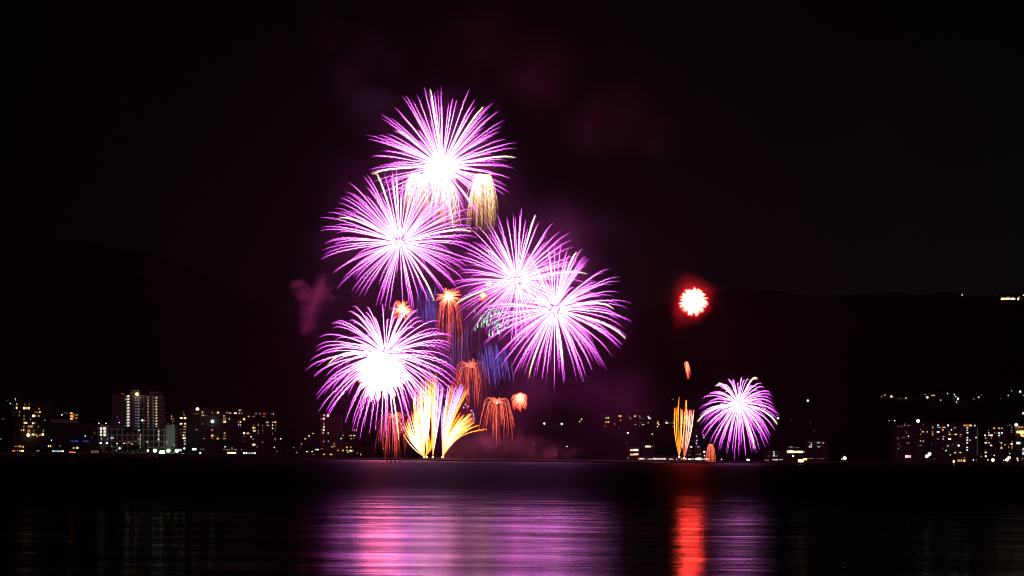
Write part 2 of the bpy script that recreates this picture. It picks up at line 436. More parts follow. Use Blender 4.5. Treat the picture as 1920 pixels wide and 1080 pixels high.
GOLDW = [(0, (6, 4.4, 3)), (.25, (3.5, 2.2, 1.3)), (.5, (2.4, 1.4, .8)), (.75, (1.0, .5, .24)), (1, (.12, .05, .025))]
gg = 'cream gold willows below the topmost burst'
willow(905, 338, MAIN+35, None, 'cream gold willow hanging right under the topmost purple burst', GOLDW, 108, 190, 32, 100, up=18, wpx=.9, core=11, corecol=(9,7,5), group=gg)
willow(786, 334, MAIN+30, None, 'pale gold willow between the topmost and the second purple burst', GOLDW, 109, 170, 38, 84, up=14, wpx=.9, core=7, corecol=(7,6,5), group=gg)
willow(836, 345, MAIN+40, None, 'brownish gold willow raining straight down from the topmost burst', GOLDW, 110, 120, 34, 96, up=10, wpx=.8, group=gg)
BLUE = [(0, (.14, .09, .45)), (.5, (.15, .1, .62)), (1, (.07, .03, .25))]
def rain(px, py, D, w, h, n, label, stops, seed, lmin, lmax, wpx, part, group=None, head=None, slant=0):
    rnd = random.Random(seed); m = D/F; c = P(px, py, D); root = empty('firework', c, label, 'firework', group)
    for i in range(n):
        x = rnd.gauss(0, w*.4); z0 = -rnd.uniform(0, h) - abs(x)*.15; L = rnd.uniform(lmin, lmax); y = rnd.uniform(-w, w)*m
        t = np.linspace(0, 1, 12)
        p = np.stack([(x + slant*t*L/40 + .3*np.sin(t*20+i))*m, np.full(12, y), (z0 - L*t)*m], axis=1)
        if head: rad = wpx*m*.5*np.interp(t, [0, .5, .9, 1], [.35, .5, 1.6, .8])*rnd.uniform(.6, 1.25)
        else: rad = wpx*m*.5*np.interp(t, [0, .2, .8, 1], [.3, 1, 1, .4])*rnd.uniform(.6, 1.2)
        Bundle().add(tube(p, rad, ramp(t, stops)*rnd.uniform(.3, 1.3), 4)).build(part, TR, root)
gb = 'blue rain between the bursts'
rain(806, 532, MAIN+70, 30, 50, 70, 'blue rain of sparks left of the small orange burst', BLUE, 201, 18, 46, .8, 'spark_trail', gb)
rain(926, 640, MAIN+70, 36, 42, 95, 'blue rain of sparks under the green drops', BLUE, 202, 20, 50, .95, 'spark_trail', gb, slant=6)
rain(850, 590, MAIN+80, 60, 80, 60, 'violet blue rain of sparks mixed into the red streaks at the centre', [(0,(.3,.15,.5)),(1,(.08,.06,.3))], 204, 18, 60, .6, 'spark_trail', gb)
rain(925, 556, MAIN+30, 40, 44, 70, 'green drops of light falling left of the twin purple bursts', [(0,(.03,.07,.04)),(.6,(.08,.3,.16)),(1,(.6,1.5,.8))], 203, 10, 34, 1.5, 'spark_drop', None, head=True)
def crackle(pts, D, label, seed):
    rnd = random.Random(seed); m = D/F; c = P(pts[0][0], pts[0][1], D); root = empty('firework', c, label, 'firework', 'violet crackle stars')
    for x, y in pts:
        q = P(x, y, D) - c; B = Bundle()
        for k in range(7):
            a = rnd.uniform(0, 6.28); L = rnd.uniform(.8, 2.6)*m; e = np.array([math.cos(a)*L, 0, math.sin(a)*L])
            B.add(tube([np.array(q), np.array(q)+e*.5, np.array(q)+e], [.3*m, .3*m, .15*m], [1.6, .8, 2.2]))
        B.build('crackle_star', TR, root)
crackle([(876,735),(878,740),(869,764),(873,758),(878,762),(884,770),(887,774),(881,778),(888,779),(883,787),(889,786),(877,789)], MAIN, 'violet crackling stars right of the gold fountains', 1)
crackle([(752,783),(747,789),(753,794),(756,801),(750,810),(753,805)], MAIN-20, 'violet crackling stars left of the gold fountains', 2)
crackle([(1306,818),(1307,825),(1306,831),(1319,815),(1319,820)], 1290, 'violet crackling stars left of the small purple burst', 3)

def fan(px, py, D, tips, label, stops, seed, dens=3, wpx=2.2, group='gold fountains rising from the water', jitter=2.5, wob=0.35, head=1.3):
    """jets from one mortar; each curve runs from the mortar to a tip given in the photo"""
    rnd = random.Random(seed); m = D/F; c = P(px, py, D); root = empty('fountain', c, label, 'firework', group); tubes = []
    for tip in tips:
        tx, ty, bend = tip[:3]; st = tip[3] if len(tip) > 3 else stops
        for k in range(dens):
            q = P(tx + rnd.gauss(0, jitter), ty + abs(rnd.gauss(0, jitter*2.2)), D) - c
            ln = q.length; dy = rnd.uniform(-.12, .12)*ln
            t = np.linspace(.02, 1, 22)
            p = np.stack([q.x*t, dy*t, q.z*t], axis=1)
            nx, nz = -q.z/ln, q.x/ln
            bb = bend*m*np.sin(t*math.pi); p[:, 0] += nx*bb; p[:, 2] += nz*bb
            w = wob*m*np.sin(t*60 + k)*(t > .5); p[:, 0] += w*nx; p[:, 2] += w*nz
            rad = wpx*m*.5*np.interp(t, [0, .08, .45, .85, 1], [.3, .45, .9, head, .5])*rnd.uniform(.75, 1.2)
            tubes.append((ln, tube(p, rad, ramp(t, st)*rnd.uniform(.8, 1.25))))
    tubes.sort(key=lambda z: -z[0])
    put_trails(root, [z[1] for z in tubes], 'spark_jet', TR)
    ball_part(root, 'mortar_flash', (0, 0, 0), 1.7*m, (9, 3, .9), HOT, 10)
GW = [(0, (2.4, .6, .2)), (.15, (4, 1.5, .5)), (.45, (6, 3.6, 2.2)), (.75, (5, 2.0, .6)), (1, (3, .5, .02))]
GO = [(0, (2.6, .6, .12)), (.3, (3.6, 1.05, .05)), (1, (3.2, .6, .01))]
WV = [(0, (2, .7, .3)), (.3, (2.6, 1.2, 1.3)), (.7, (2.4, 1.2, 2.6)), (1, (1.2, .5, 1.5))]
fan(795.5, 857, MAIN-8, [(758,790,4),(765,785,4),(776,770,3),(787,727,5,GO),(781,722,5),(793,724,3),(800,712,2),(803,715,1),(806,806,-6,GO)], 'gold fan fountain on the left end of the launching platform', GW, 1, dens=10, wpx=1.0, jitter=4.5, head=1.0)
fan(800, 857, MAIN-6, [(797,730,1,GO),(804,709,0),(808,720,0)], 'narrow gold fountain beside the left fan fountain', GW, 2, dens=6, wpx=1.1, head=1.0)
fan(811.5, 857, MAIN-6, [(812,712,0),(815,697,0,GO),(808,705,0,GO),(824,718,-1,WV),(831,723,-1,WV),(820,712,0,WV)], 'tall upright white and gold fountain in the middle of the platform', GW, 3, dens=6, wpx=1.0, jitter=2.2, head=1.0)
fan(829.5, 857, MAIN-4, [(833,760,0,WV),(843,722,3,WV),(846,722,3,GO),(853,722,3,WV),(862,718,3,WV),(868,722,4,WV),(875,727,5,GO),(877,775,6),(882,774,7),(884,783,7),(886,790,7),(868,776,6),(862,773,5,GO)], 'gold fan fountain on the right end of the platform, leaning right', GW, 4, dens=8, wpx=.95, jitter=3, head=1.0)
fan(830.5, 857, MAIN-5, [(880,801,9,GO),(898,797,12,GO),(912,804,14,GO)], 'three low golden arcs bending right from the platform', GO, 5, dens=2, wpx=1.3, jitter=.9, wob=.7)
fan(1273.5, 857, 1290, [(1266,762,4,GO),(1270,760,3,GO),(1275,742,2,GO),(1286,748,-3,GO),(1277,765,0,GO)], 'narrow golden fountain on the right part of the lake', GO, 6, dens=3, wpx=1.05, jitter=1.1)
PW = [(0, (1.6, .3, .12)), (.15, (1.8, .35, .2)), (.3, (4, 1, .7)), (.8, (5, 1.2, .9)), (1, (3, .4, .3))]
fan(1283, 859, 1288, [(1279,768,3,PW),(1284,770,1,PW),(1289,764,-1,PW),(1294,768,-2,PW),(1300,767,-3,PW)], 'narrow pink white fountain right of the golden one', PW, 7, dens=3, wpx=1.05, jitter=1.1)

# ------------------------------------------------------------------ smoke
def smoke(blobs, D, dens, label, nscale, seed, thin=0.5, col=(.85, .8, .85)):
    """drifting powder smoke: a closed hull filled with uneven density, lit by the bursts and tinted by col"""
    m = D/F; c = P(blobs[0][0], blobs[0][1], D); rnd = random.Random(seed)
    import bmesh
    bm = bmesh.new()
    for x, y, r in blobs:
        q = P(x, y, D) - c
        b2_ = bmesh.ops.create_icosphere(bm, subdivisions=2, radius=r*m*1.3)
        for v in b2_['verts']: v.co += q
    me = bpy.data.meshes.new('smoke'); bm.to_mesh(me); bm.free()
    o = link(bpy.data.objects.new('smoke', me)); o.location = c
    md = o.modifiers.new('merge', 'REMESH'); md.mode = 'VOXEL'; md.voxel_size = max(b[2] for b in blobs)*m/7
    sm = o.modifiers.new('soften', 'SMOOTH'); sm.iterations = 8
    mt = bpy.data.materials.new('powder_smoke'); mt.use_nodes = True; t = mt.node_tree; t.nodes.clear()
    out = t.nodes.new('ShaderNodeOutputMaterial'); pv = t.nodes.new('ShaderNodeVolumePrincipled')
    pv.inputs['Color'].default_value = (*col, 1); pv.inputs['Anisotropy'].default_value = 0.1  # col puts the glow colour of the bursts into the smoke
    tcn = t.nodes.new('ShaderNodeTexCoord'); ns = t.nodes.new('ShaderNodeTexNoise')
    ns.inputs['Scale'].default_value = nscale; ns.inputs['Detail'].default_value = 3.5; ns.inputs['Distortion'].default_value = 0.4
    t.links.new(tcn.outputs['Object'], ns.inputs['Vector'])
    # ragged edges: the coordinates are shifted by coarse turbulence
    wn = t.nodes.new('ShaderNodeTexNoise'); wn.inputs['Scale'].default_value = nscale*.8; wn.inputs['Detail'].default_value = 3
    t.links.new(tcn.outputs['Object'], wn.inputs['Vector'])
    ws = t.nodes.new('ShaderNodeVectorMath'); ws.operation = 'MULTIPLY_ADD'
    ar = sum(b_[2] for b_ in blobs)/len(blobs)*m*1.6
    ws.inputs[1].default_value = (ar, ar, ar)
    t.links.new(wn.outputs['Color'], ws.inputs[0])
    wo_ = t.nodes.new('ShaderNodeVectorMath'); wo_.operation = 'ADD'; wo_.inputs[1].default_value = (-ar/2, -ar/2, -ar/2)
    t.links.new(tcn.outputs['Object'], wo_.inputs[0]); t.links.new(wo_.outputs[0], ws.inputs[2])
    # soft falloff: the nearest blob's distance
    acc = None
    for x, y, r in blobs:
        q = P(x, y, D) - c
        vd = t.nodes.new('ShaderNodeVectorMath'); vd.operation = 'DISTANCE'; vd.inputs[1].default_value = q
        t.links.new(ws.outputs[0], vd.inputs[0])
        mr_ = t.nodes.new('ShaderNodeMapRange'); mr_.inputs['From Min'].default_value = r*m*1.0; mr_.inputs['From Max'].default_value = 0
        mr_.interpolation_type = 'SMOOTHSTEP'
        t.links.new(vd.outputs['Value'], mr_.inputs['Value'])
        if acc is None: acc = mr_.outputs[0]
        else:
            mx = t.nodes.new('ShaderNodeMath'); mx.operation = 'MAXIMUM'; t.links.new(acc, mx.inputs[0]); t.links.new(mr_.outputs[0], mx.inputs[1]); acc = mx.outputs[0]
    nr = t.nodes.new('ShaderNodeMapRange'); nr.inputs['From Min'].default_value = thin-.13; nr.inputs['From Max'].default_value = thin+.2
    t.links.new(ns.outputs[0], nr.inputs['Value'])
    a = t.nodes.new('ShaderNodeMath'); a.operation = 'MULTIPLY'; t.links.new(acc, a.inputs[0]); t.links.new(nr.outputs[0], a.inputs[1])
    b = t.nodes.new('ShaderNodeMath'); b.operation = 'MULTIPLY'; t.links.new(a.outputs[0], b.inputs[0]); b.inputs[1].default_value = dens
    t.links.new(b.outputs[0], pv.inputs['Density']); t.links.new(pv.outputs[0], out.inputs['Volume'])
    me.materials.append(mt)
    tag(o, label, 'smoke', kind='stuff')
smoke([(578,606,22),(577,590,26),(582,574,29),(589,559,30),(598,547,25),(607,533,23),(574,549,25),(562,540,22),(550,537,18),(613,560,17)], MAIN-20, .06, 'pink ragged puff of smoke left of the purple bursts', .13, 1, .44, (1, .38, .6))
smoke([(700,90,60),(735,115,40),(650,150,75),(700,200,70),(620,60,50)], MAIN+40, .0035, 'faint purple smoke drifting above the topmost burst', .045, 2, .45)
smoke([(1180,205,85),(1110,230,85),(1230,250,60),(1010,130,110),(900,90,110)], MAIN+80, .0042, 'dim red smoke drifting to the upper right', .035, 3, .42, (1, .35, .5))
smoke([(868,842,30),(890,836,38),(915,830,46),(942,834,44),(968,838,42),(845,850,22),(1000,842,42),(1035,846,36),(1070,850,30)], MAIN-30, .026, 'red lit smoke rolling right from the launching platform', .10, 4, .42, (1, .6, .7))
smoke([(850,620,120),(880,700,120),(850,770,95),(900,560,110),(990,740,120),(1120,760,130),(830,330,190),(740,460,190),(720,680,200),(1010,560,220)], MAIN+60, .0048, 'thin smoke widened to carry the purple glow around the main cluster of bursts', .026, 5, .36, (1, .5, .82))  # smoke spread wide around the bursts to add their purple glow
smoke([(848,800,60),(885,790,60),(915,800,50),(875,745,60),(850,700,55)], MAIN+90, .018, 'rose lit smoke behind the gold fountains and red willows', .05, 8, .38, (1, .45, .7))
smoke([(1300,563,58)], 1292, .006, 'thin added smoke giving the round red burst its red halo', .03, 6, .3, (1, .35, .5))  # volume added for the lens bloom around this burst
smoke([(1385,770,100),(1300,790,70)], 1300, .0008, 'thin added smoke giving the small far right burst its purple glow', .03, 7, .35)  # added volume, gives the burst a soft surrounding glow

# ------------------------------------------------------------------ the shore and the city
KEY = {'w': (1, .93, .75), 'c': (.55, .85, 1), 'o': (1, .42, .09), 'y': (1, .72, .3), 'g': (.62, 1, .4), 'G': (.1, 1, .45),
       'r': (1, .05, .02), 'p': (.85, .3, .3), 'b': (.12, .1, .9), 'm': (.6, .3, 1)}
def on_land(x, y, D):
    p = P(x, y, D); p.z = ground_z(x, D); return p
def build_house(name, label, x0, x1, ytop, D, mat, data, deep=16, cat='building', group=None, ybase=None, roof='flat', steps=(), extra=None, org=None, pier=()):
    """walls, roof, roof hut and one lit window per entry; data = [(ox, oy, scale, 'x,y,w,h,colour,brightness; ...')]"""
    m = D/F
    zb = ground_z((x0+x1)/2, D) if ybase is None else P((x0+x1)/2, ybase, D).z
    ax, bx = P(x0, 840, D).x, P(x1, 840, D).x
    zt = P((x0+x1)/2, ytop, D).z
    org = Vector(((ax+bx)/2, D, zb)); w = (bx-ax)/2; hh = zt-zb
    root = empty(name, org, label, cat, group)
    MB().box(-w, w, 0, deep, -3, hh).build('wall', mat, root)
    dark = paint('roof_felt', (.05, .05, .055), .9)
    if roof == 'flat':
        r = MB().box(-w-.25, w+.25, -.25, deep+.25, hh+.003, hh+.5)
        r.build('roof', dark, root)
    elif roof == 'gable':
        v = [(-w-.6,-.6,hh),(w+.6,-.6,hh),(w+.6,deep+.6,hh),(-w-.6,deep+.6,hh),(-w*.2,deep/2,hh+w*.32),(w*.2,deep/2,hh+w*.32)]
        mesh_obj('roof', v, [(0,1,5,4),(1,2,5),(2,3,4,5),(3,0,4),(3,2,1,0)], dark, root)
    elif roof == 'dome':
        n = 14; v = []; f = []
        for i in range(n+1):
            a = math.pi*i/n; xx = -w*math.cos(a)*1.02; zz = hh + min(hh*1.15, 7)*math.sin(a)**.6
            v += [(xx, -.4, zz), (xx, deep, zz), (xx, -.4, hh-.1), (xx, deep, hh-.1)]
        for i in range(n):
            a = i*4; b = a+4
            f += [(a, b, b+1, a+1), (a, a+2, b+2, b), (a+1, b+1, b+3, a+3)]
        mesh_obj('roof', v, f, dark, root)
    for sx0, sx1, sy in steps:      # stair towers and machine rooms standing on the roof
        a0, a1 = P(sx0, sy, D).x - org.x, P(sx1, sy, D).x - org.x
        MB().box(a0, a1, 1.5, min(9, deep-1), hh+.5, P(sx0, sy, D).z - zb).build('roof_hut', mat, root)
    for sx0, sx1, sy, pm, *yb in pier:      # pale piers and bands that stand proud of the wall
        a0, a1 = P(sx0, sy, D).x - org.x, P(sx1, sy, D).x - org.x
        MB().box(a0, a1, -.9, -.003, (P(sx0, yb[0], D).z - zb) if yb else -2, P(sx0, sy, D).z - zb).build('pier', pm, root)
    for ox, oy, sc, txt in data:
        for it in txt.replace('\n', '').split(';'):
            it = it.strip()
            if not it: continue
            q = it.split(',')
            px, py, pw, ph = ox + float(q[0])/sc, oy + float(q[1])/sc, float(q[2]), float(q[3])
            a, b = ray(px, py); cx, cz = a*m - org.x, H + b*m - zb
            W_, H_ = pw*m/2, ph*m/2
            MB().box(cx-W_, cx+W_, -.16, .05, cz-H_, cz+H_).build('window', emit(KEY[q[4]], 1.7*(1-math.exp(-float(q[5])/1.7)), 'lit_window'), root)
    return root
def wins(rows, cols, **k): pass
brown = facade('brown_tile', (.11, .075, .055)); pale = facade('pale_render', (.42, .40, .37)); grey = facade('grey_render', (.09, .09, .095), 3.0, 4.2)
pink = facade('pinkish_render', (.6, .5, .45), 6.2, 5.5); plain = paint('pale_concrete', (.6, .58, .55), .85, .15, .3); darkw = paint('dark_cladding', (.06, .055, .06), .7, .3, .2)
white = paint('white_pier', (.6, .58, .54), .8, .1, .4)
apt = 'apartment_building'; ga = 'apartment blocks along the far shore'
A1 = (0, 720, 7.2)
build_house(apt, 'brown apartment tower at the left edge with scattered golden windows', 25, 93, 752, 2240, brown, [(*A1,
 '138,265,1.6,2,w,1.5;227,272,2,2.6,y,1;225,322,2.6,4,y,4;328,325,4.2,4.4,y,6;358,325,2.6,4,o,1.6;388,325,4,4.2,y,6;335,275,2,3,o,.2;395,275,2,3,o,.2;527,335,2.4,4,o,.35;262,375,2.5,3,y,.3;'
 '540,378,2.6,3.4,y,1.2;475,380,2.4,3,o,.25;500,383,2,3,o,.25;516,385,1.6,3,o,.3;450,430,4.2,4.6,y,4;473,431,2,2.4,w,2;524,430,4,3.4,y,.3;260,425,2.2,3,y,.2;325,430,2,3.4,o,.25;324,475,1.6,4,y,.3;'
 '415,475,1.6,2.4,w,.25;328,525,2.2,4,y,1;352,525,4.4,3.4,y,1.8;443,530,2.8,3.2,w,2.4;472,528,1.8,3.2,o,.5;322,575,2,3.2,o,.4;385,574,2.6,3.4,o,1.2;415,573,3,3.6,o,1.5;441,573,2,3.4,o,.5;518,575,2,3.4,o,.4;'
 '290,622,2.2,2.6,o,.7;320,620,2.2,2.4,w,2;390,635,5,5.6,o,.5;450,682,3.6,3.4,y,4;422,686,2.6,2,o,.9;490,688,3.6,3,o,.7;505,708,2.4,1.8,o,1.6;540,690,3,3,o,.5;578,683,4,4.6,y,4.5;585,630,2,4,w,.2;455,628,2.4,3,o,.25;'
 '260,842,3,3,w,.4;215,842,5,1.8,o,.5;280,842,3,4,o,.5;315,850,2.4,4,y,.9;175,270,5,1.6,m,.05;180,325,5,1.6,m,.05;180,380,5,1.6,m,.05;180,430,5,1.6,m,.04')],
 steps=((27, 36, 732),), group=ga)
build_house(apt, 'dim dark block cut off by the left edge', -14, 22, 752, 2300, grey, [(*A1, '45,470,7,4,c,.03;95,225,1.4,1.8,w,.3')], group=ga)
build_house('apartment_tower', 'slim tower with orange lit windows rising behind the low hall', 127, 147, 771, 2420, brown, [(*A1,
 '965,395,3.6,3,o,3;968,430,4.4,3.4,o,4;966,470,4.4,4,o,4.5;990,408,1.4,2,o,1.2;988,446,1.6,2.4,o,1.6;1012,420,1.6,2.4,o,.5;1038,420,2,3,o,.9;1015,460,1.8,2.4,o,.4;1036,458,2,2.6,o,.8;865,392,1.6,1.2,o,.8;900,392,1.6,1.4,o,.8;945,392,1.6,1.4,o,1.2')], ybase=842, group=ga)
build_house('hall', 'long low dark hall with a pale roof band and two blue window bands', 95, 184, 794, 2215, darkw, [(*A1,
 '960,772,2,3,b,.35;985,774,3,3,b,.3;1020,772,3,3,b,.4;1045,770,3,3,b,.4;1125,774,2.4,2.6,b,.25;1150,772,3,3,b,.3;1180,774,4,2.6,b,.3;1198,776,1.6,2,b,.2;655,838,2,4,y,2;682,838,2,4,y,2;1275,660,4,5,o,.05;1240,720,3,5,p,.03')],
 pier=((96, 121, 786, plain, 793), (121.4, 147, 787, plain, 793)))
build_house('pavilion', 'low pavilion with a hipped roof and two small yellow windows by the water', 128, 186, 842, 2190, darkw, [(*A1,
 '994,864,3,3.4,y,.8;1043,862,4.4,3.6,y,2;1240,918,2.2,5.6,y,.22;1268,918,2,5.4,y,.16;1290,918,2,5.4,y,.16;1316,918,3,5.6,y,.22')], roof='gable')  # the four dim yellow panes paint a lit fence as own glow
build_house('station_building', 'small glazed building with two columns of white lit windows', 182, 200.5, 797, 2225, plain, [(*A1,
 '1326,603,1.6,4,w,1.6;1360,602,5,4.2,w,1.7;1412,600,5.4,4.2,w,1.7;1326,645,1.8,4,w,1.6;1360,645,4.6,4.2,w,1.5;1416,642,4.6,4,w,1.4;1323,684,2,3.6,w,1.6;1360,686,4.6,4,w,1.6;1415,686,5,4.4,w,1.6;1370,740,2,5,w,.3;1450,744,1.6,2,w,.3;1380,548,1.8,2,c,.2')])
B1 = (170, 720, 7.2)
rows = ''
for k in range(11):
    y = 163 + 39.6*k
    rows += f'508,{y},3.4,3,w,{1.5 if k not in (1,2,9) else 1.1};492,{y+6},1.8,2.4,g,.9;522,{y+5},1.3,2.6,w,.7;'
    rows += f'650,{y+14},2,2.8,c,.28;612,{y+14},2,2.4,w,.16;636,{y+20},1.2,2,c,.2;'
    rows += f'772,{y+14},2.2,2.4,y,{.2 + .35*(k in (3, 5, 2))};783,{y+18},1.2,2,w,.25;845,{y+16},2.2,2.4,c,.16;'
    rows += f'890,{y+20},2.6,2.6,{"o" if k in (5,1,6) else "y"},{1.6 if k > 2 else 1.2};872,{y+26},1.6,2,w,.35;'
    if k % 2 == 0: rows += f'950,{y+22},1.2,1.6,w,.12;'
rows += '470,208,1.4,1.8,w,1;360,442,1.2,1.6,w,.3;702,336,2,2,o,.25;710,528,1.2,1.4,y,.6;532,127,1.4,2,w,.3'
build_house('apartment_tower', 'tallest pale tower with bright stair columns and a red roof beacon', 209, 305, 741, 2300, facade('tower_render', (.55, .55, .53)), [(*B1, rows)],
 steps=((246, 262, 731), (279, 299, 733)), pier=((248, 254, 740, white), (280.5, 285.5, 741, white)), ybase=846, group=ga)
build_house('shopping_centre', 'wide pinkish three storey building with dark window bands below the tallest tower', 206, 311, 801, 2235, pink, [(*B1,
 '278,728,2,4,c,1;302,728,2,4,c,1;917,640,2.6,3.2,w,.9;917,682,2.6,3.2,w,1;917,718,2,2.4,w,.3;915,748,3,3.4,w,1.1;672,690,2.4,5,w,.3;668,742,2.4,6,w,.25;668,800,2.4,6,w,.22;672,850,2.4,6,w,.2;505,622,8,6.4,b,.004;560,622,6,6.4,b,.004;480,800,2,2,o,.3;530,790,1.4,4,p,.5;640,740,1.2,3,w,.3')], deep=30)
build_house('warehouse', 'windowless pale box shaped building right of the shopping centre', 310.6, 328, 797, 2228, plain, [(*B1, '1030,783,5,1,w,.9')], deep=20)
build_house('apartment_tower', 'narrow block with a column of orange windows behind the pale box', 318, 328, 777, 2330, brown, [(*B1,
 '1090,433,1.6,1.8,o,2.2;1090,470,1.6,1.8,o,1.8;1110,450,2.6,1.4,o,.15;1110,475,3.4,1.4,o,.25;1112,510,3.6,1.6,o,.25;1108,545,3.6,1.6,p,.3;1095,578,2,1.6,p,.35;1116,578,2,1.6,p,.3;1045,537,2,1.2,w,.2')], ybase=840, group=ga)
build_house(apt, 'grey block with a bright stair column and an orange roof lamp', 333, 373, 770, 2260, grey, [(*B1,
 '1221,460,4.4,3.2,y,3;1243,460,2,2.6,y,1.5;1276,460,4,3.4,w,2.4;1218,537,4,3,w,1.6;1240,536,1.8,2,w,.7;1276,536,3.2,3,y,2;1275,575,4.4,2.6,o,.9;1250,576,2,2,o,.3;1270,612,5.4,1.8,w,.25;1212,614,3,1.6,w,.15;1215,650,3.6,1.6,p,.2;1268,652,6,2,w,.3;1254,692,3,3.2,y,1.4;1280,692,1.4,2.6,o,.4;1218,690,3,1.4,w,.12;1262,731,5.6,3,w,1.6;1270,768,4,3,w,.3;1272,808,4,4,c,.4;'
 '1262,420,2.4,3,o,.3;1250,386,4,1.4,w,.07;1430,615,5,2.2,o,.25;1428,400,9,2.6,w,.05')], steps=((350, 361, 765),), group=ga)
C1 = (320, 740, 8)
build_house(apt, 'long dark apartment slab with scattered orange and white windows', 373, 519, 768, 2290, facade('dark_brown_tile', (.11, .075, .06)), [(*C1,
 '477,266,2.8,3,o,2.4;625,266,1.8,1.8,o,1;710,269,4,3.2,y,2.4;700,268,1.6,3,o,1.4;850,266,1.8,1.8,o,1;835,272,2,2,p,.3;888,277,4.4,2.8,p,.8;912,280,2,2,p,.35;962,277,3,3.2,y,1.6;982,279,2,3,w,1.3;1030,280,2,2.6,w,.7;1068,278,1.6,3.4,w,.2;'
 '1035,234,3.4,3.2,o,1.4;1052,226,2,2.4,o,.8;466,308,2,2.6,w,.3;491,311,2.4,2.6,w,.7;530,311,2,1.4,w,.15;800,318,2.4,2.6,w,.5;798,360,2,3,o,.8;822,358,1.4,3,o,.8;796,405,2.8,3.4,o,2.6;820,405,2.8,3.6,y,2.8;880,362,1.8,3.4,w,.6;'
 '625,528,3,2.4,p,1.2;625,614,3.6,3.8,o,4;628,656,4,2,o,.3;705,658,3.2,3,o,2.6;665,617,1.6,2,o,.2;812,574,2,2.6,o,1.2;798,576,1.2,2,o,.3;800,617,2,2.4,o,.2;822,617,1.4,2.4,w,.15;798,658,2.4,2.6,w,.3;822,658,1.8,2.4,w,.35;390,523,5,2.4,p,.4;'
 '478,438,2.8,2.6,o,.2;1102,368,3.6,4,o,4.5;1167,326,2.2,2.2,y,1;1186,326,1.2,2.2,o,.5;1240,326,1.8,2,p,.6;1258,326,1.8,2,p,.4;1280,285,1.8,3,w,.3;1338,285,2.6,2.2,w,.22;1405,285,5.4,2.4,r,.5;1395,326,4,2,p,.3;1540,289,1.4,3,w,.7;1505,286,1.2,1.2,w,.3;'
 '1022,408,1.6,1.8,y,.9;1048,408,2.2,3,y,1.4;1020,450,1.8,3,w,.8;1048,452,1.6,2.4,w,1;1046,490,1.2,1.8,w,.2;1100,578,3.4,3.4,w,2.4;1130,580,3,2.2,w,.2;1160,580,2.6,3.2,o,2.2;1183,580,1.2,1.6,p,.3;1240,495,3,3,y,2.2;1260,495,3,2.6,o,1.4;1245,541,2.4,3.4,w,1;1266,541,2.4,3.2,w,.7;'
 '1313,456,1.6,1.6,w,1;1313,540,1.4,1.6,w,.5;1313,580,1.4,1.6,w,.5;1380,540,1.8,2.6,p,.25;1380,495,1.8,2.6,p,.2;1380,458,1.6,1.6,w,.25;1245,450,1.4,2,w,.25;1316,416,1.4,1.4,w,.2;1445,415,2,3,w,.8;1466,415,1.2,2.6,w,.4;1530,416,2,2.2,o,2;1570,413,3.2,2.6,o,2.6;1528,459,2.2,2.4,w,1.6;1575,458,2,1.4,w,.3;'
 '1528,505,2.2,2.6,y,2;1572,507,1.8,2.8,w,.2;1446,458,1.4,2.6,w,.5;1471,463,1.6,1.8,w,.7;1527,586,1.2,1.4,w,.5;1570,545,1.6,2,w,.1;1160,746,1.6,2.2,w,.7;1184,747,1.4,2.2,w,.6;1162,789,2,2.2,w,.5;1182,788,1.2,2,w,.4;1236,750,2.6,3.4,y,2;1258,750,2.8,3.4,w,2;1236,667,1.4,2.6,w,.3;1568,668,1.4,3,w,.35;1378,713,1.4,1.6,w,.5;1100,624,2.2,1.6,w,.12;1090,702,2,1.6,w,.1')],
 steps=((401, 414, 765), (440, 454, 765.5), (380, 388, 764)), group=ga)
build_house('arena', 'dark round roofed arena in front of the long apartment slab', 372, 466, 838, 2205, darkw, [(*C1,
 '800,822,1.6,2,w,.3;848,826,2.4,2.4,o,.5;880,824,2,2.6,w,.2;920,806,1.4,4,w,.4;950,826,2,2,o,.3;980,825,2.4,2.4,w,.2;1062,826,1.4,1.4,w,.5;455,820,1.4,4,w,.12;490,820,1.2,3,w,.2')], roof='dome')
D1 = (500, 740, 8.31)
build_house('apartment_tower', 'tower with a white lit window column and golden lit foot beside the purple trails', 600, 640, 777, 2120, facade('warm_tile', (.30, .22, .15)), [(*D1,
 '895,320,2.6,3,y,1;958,324,3,4.4,w,4;890,374,3,4,w,1.3;858,378,1.8,3,w,.3;893,456,2.8,4,p,.3;893,501,2.8,2.8,w,1.1;888,549,3,4,w,1.8;860,550,1.8,2,w,.2;880,596,2.4,3,w,.5;960,598,2.4,3.6,w,.5;890,727,2,2,w,.4;962,727,2,2.4,w,.45;1160,460,1.4,2,w,.15;'
 '860,845,4.6,1.6,o,.3;895,940,2.6,4.4,o,2.6;997,940,3.4,4.6,o,3;1023,935,2,2.4,o,.7;1015,812,2.4,2,w,.6;1046,790,2,9,o,.25;1066,752,3,1.2,o,.2;1066,800,3,3,o,.16;1110,868,2.6,2.6,o,.8')], group=ga)  # tall dim orange panes by the edge are lit wall, painted as glow
build_house(apt, 'lower apartment block half hidden by the lowest left burst', 640.5, 672, 790, 2135, brown, [(*D1,
 '1368,555,2.2,3,o,1;1393,552,2,2.4,o,.3;1162,636,1.4,1.8,w,.7;1195,633,1.6,1.6,w,1.1;1285,637,2,2,o,.5;1318,638,3,2,o,1.8;1363,638,2.2,2,w,1.6;1388,636,1.4,1.8,w,.3;1315,685,2.2,3,w,.25;1362,683,1.6,1.6,w,.2;1243,820,1.6,2.6,y,.8;1259,820,1.6,2.6,y,.7;1310,818,2.6,2.4,o,.8;1235,762,1.6,1.6,w,.12;'
 '1157,868,3,3,y,3;1185,870,3.6,3,o,2;1252,870,3,2.4,o,1.4;1310,873,5,3,y,3;1340,876,3,2,o,.6')], group=ga)
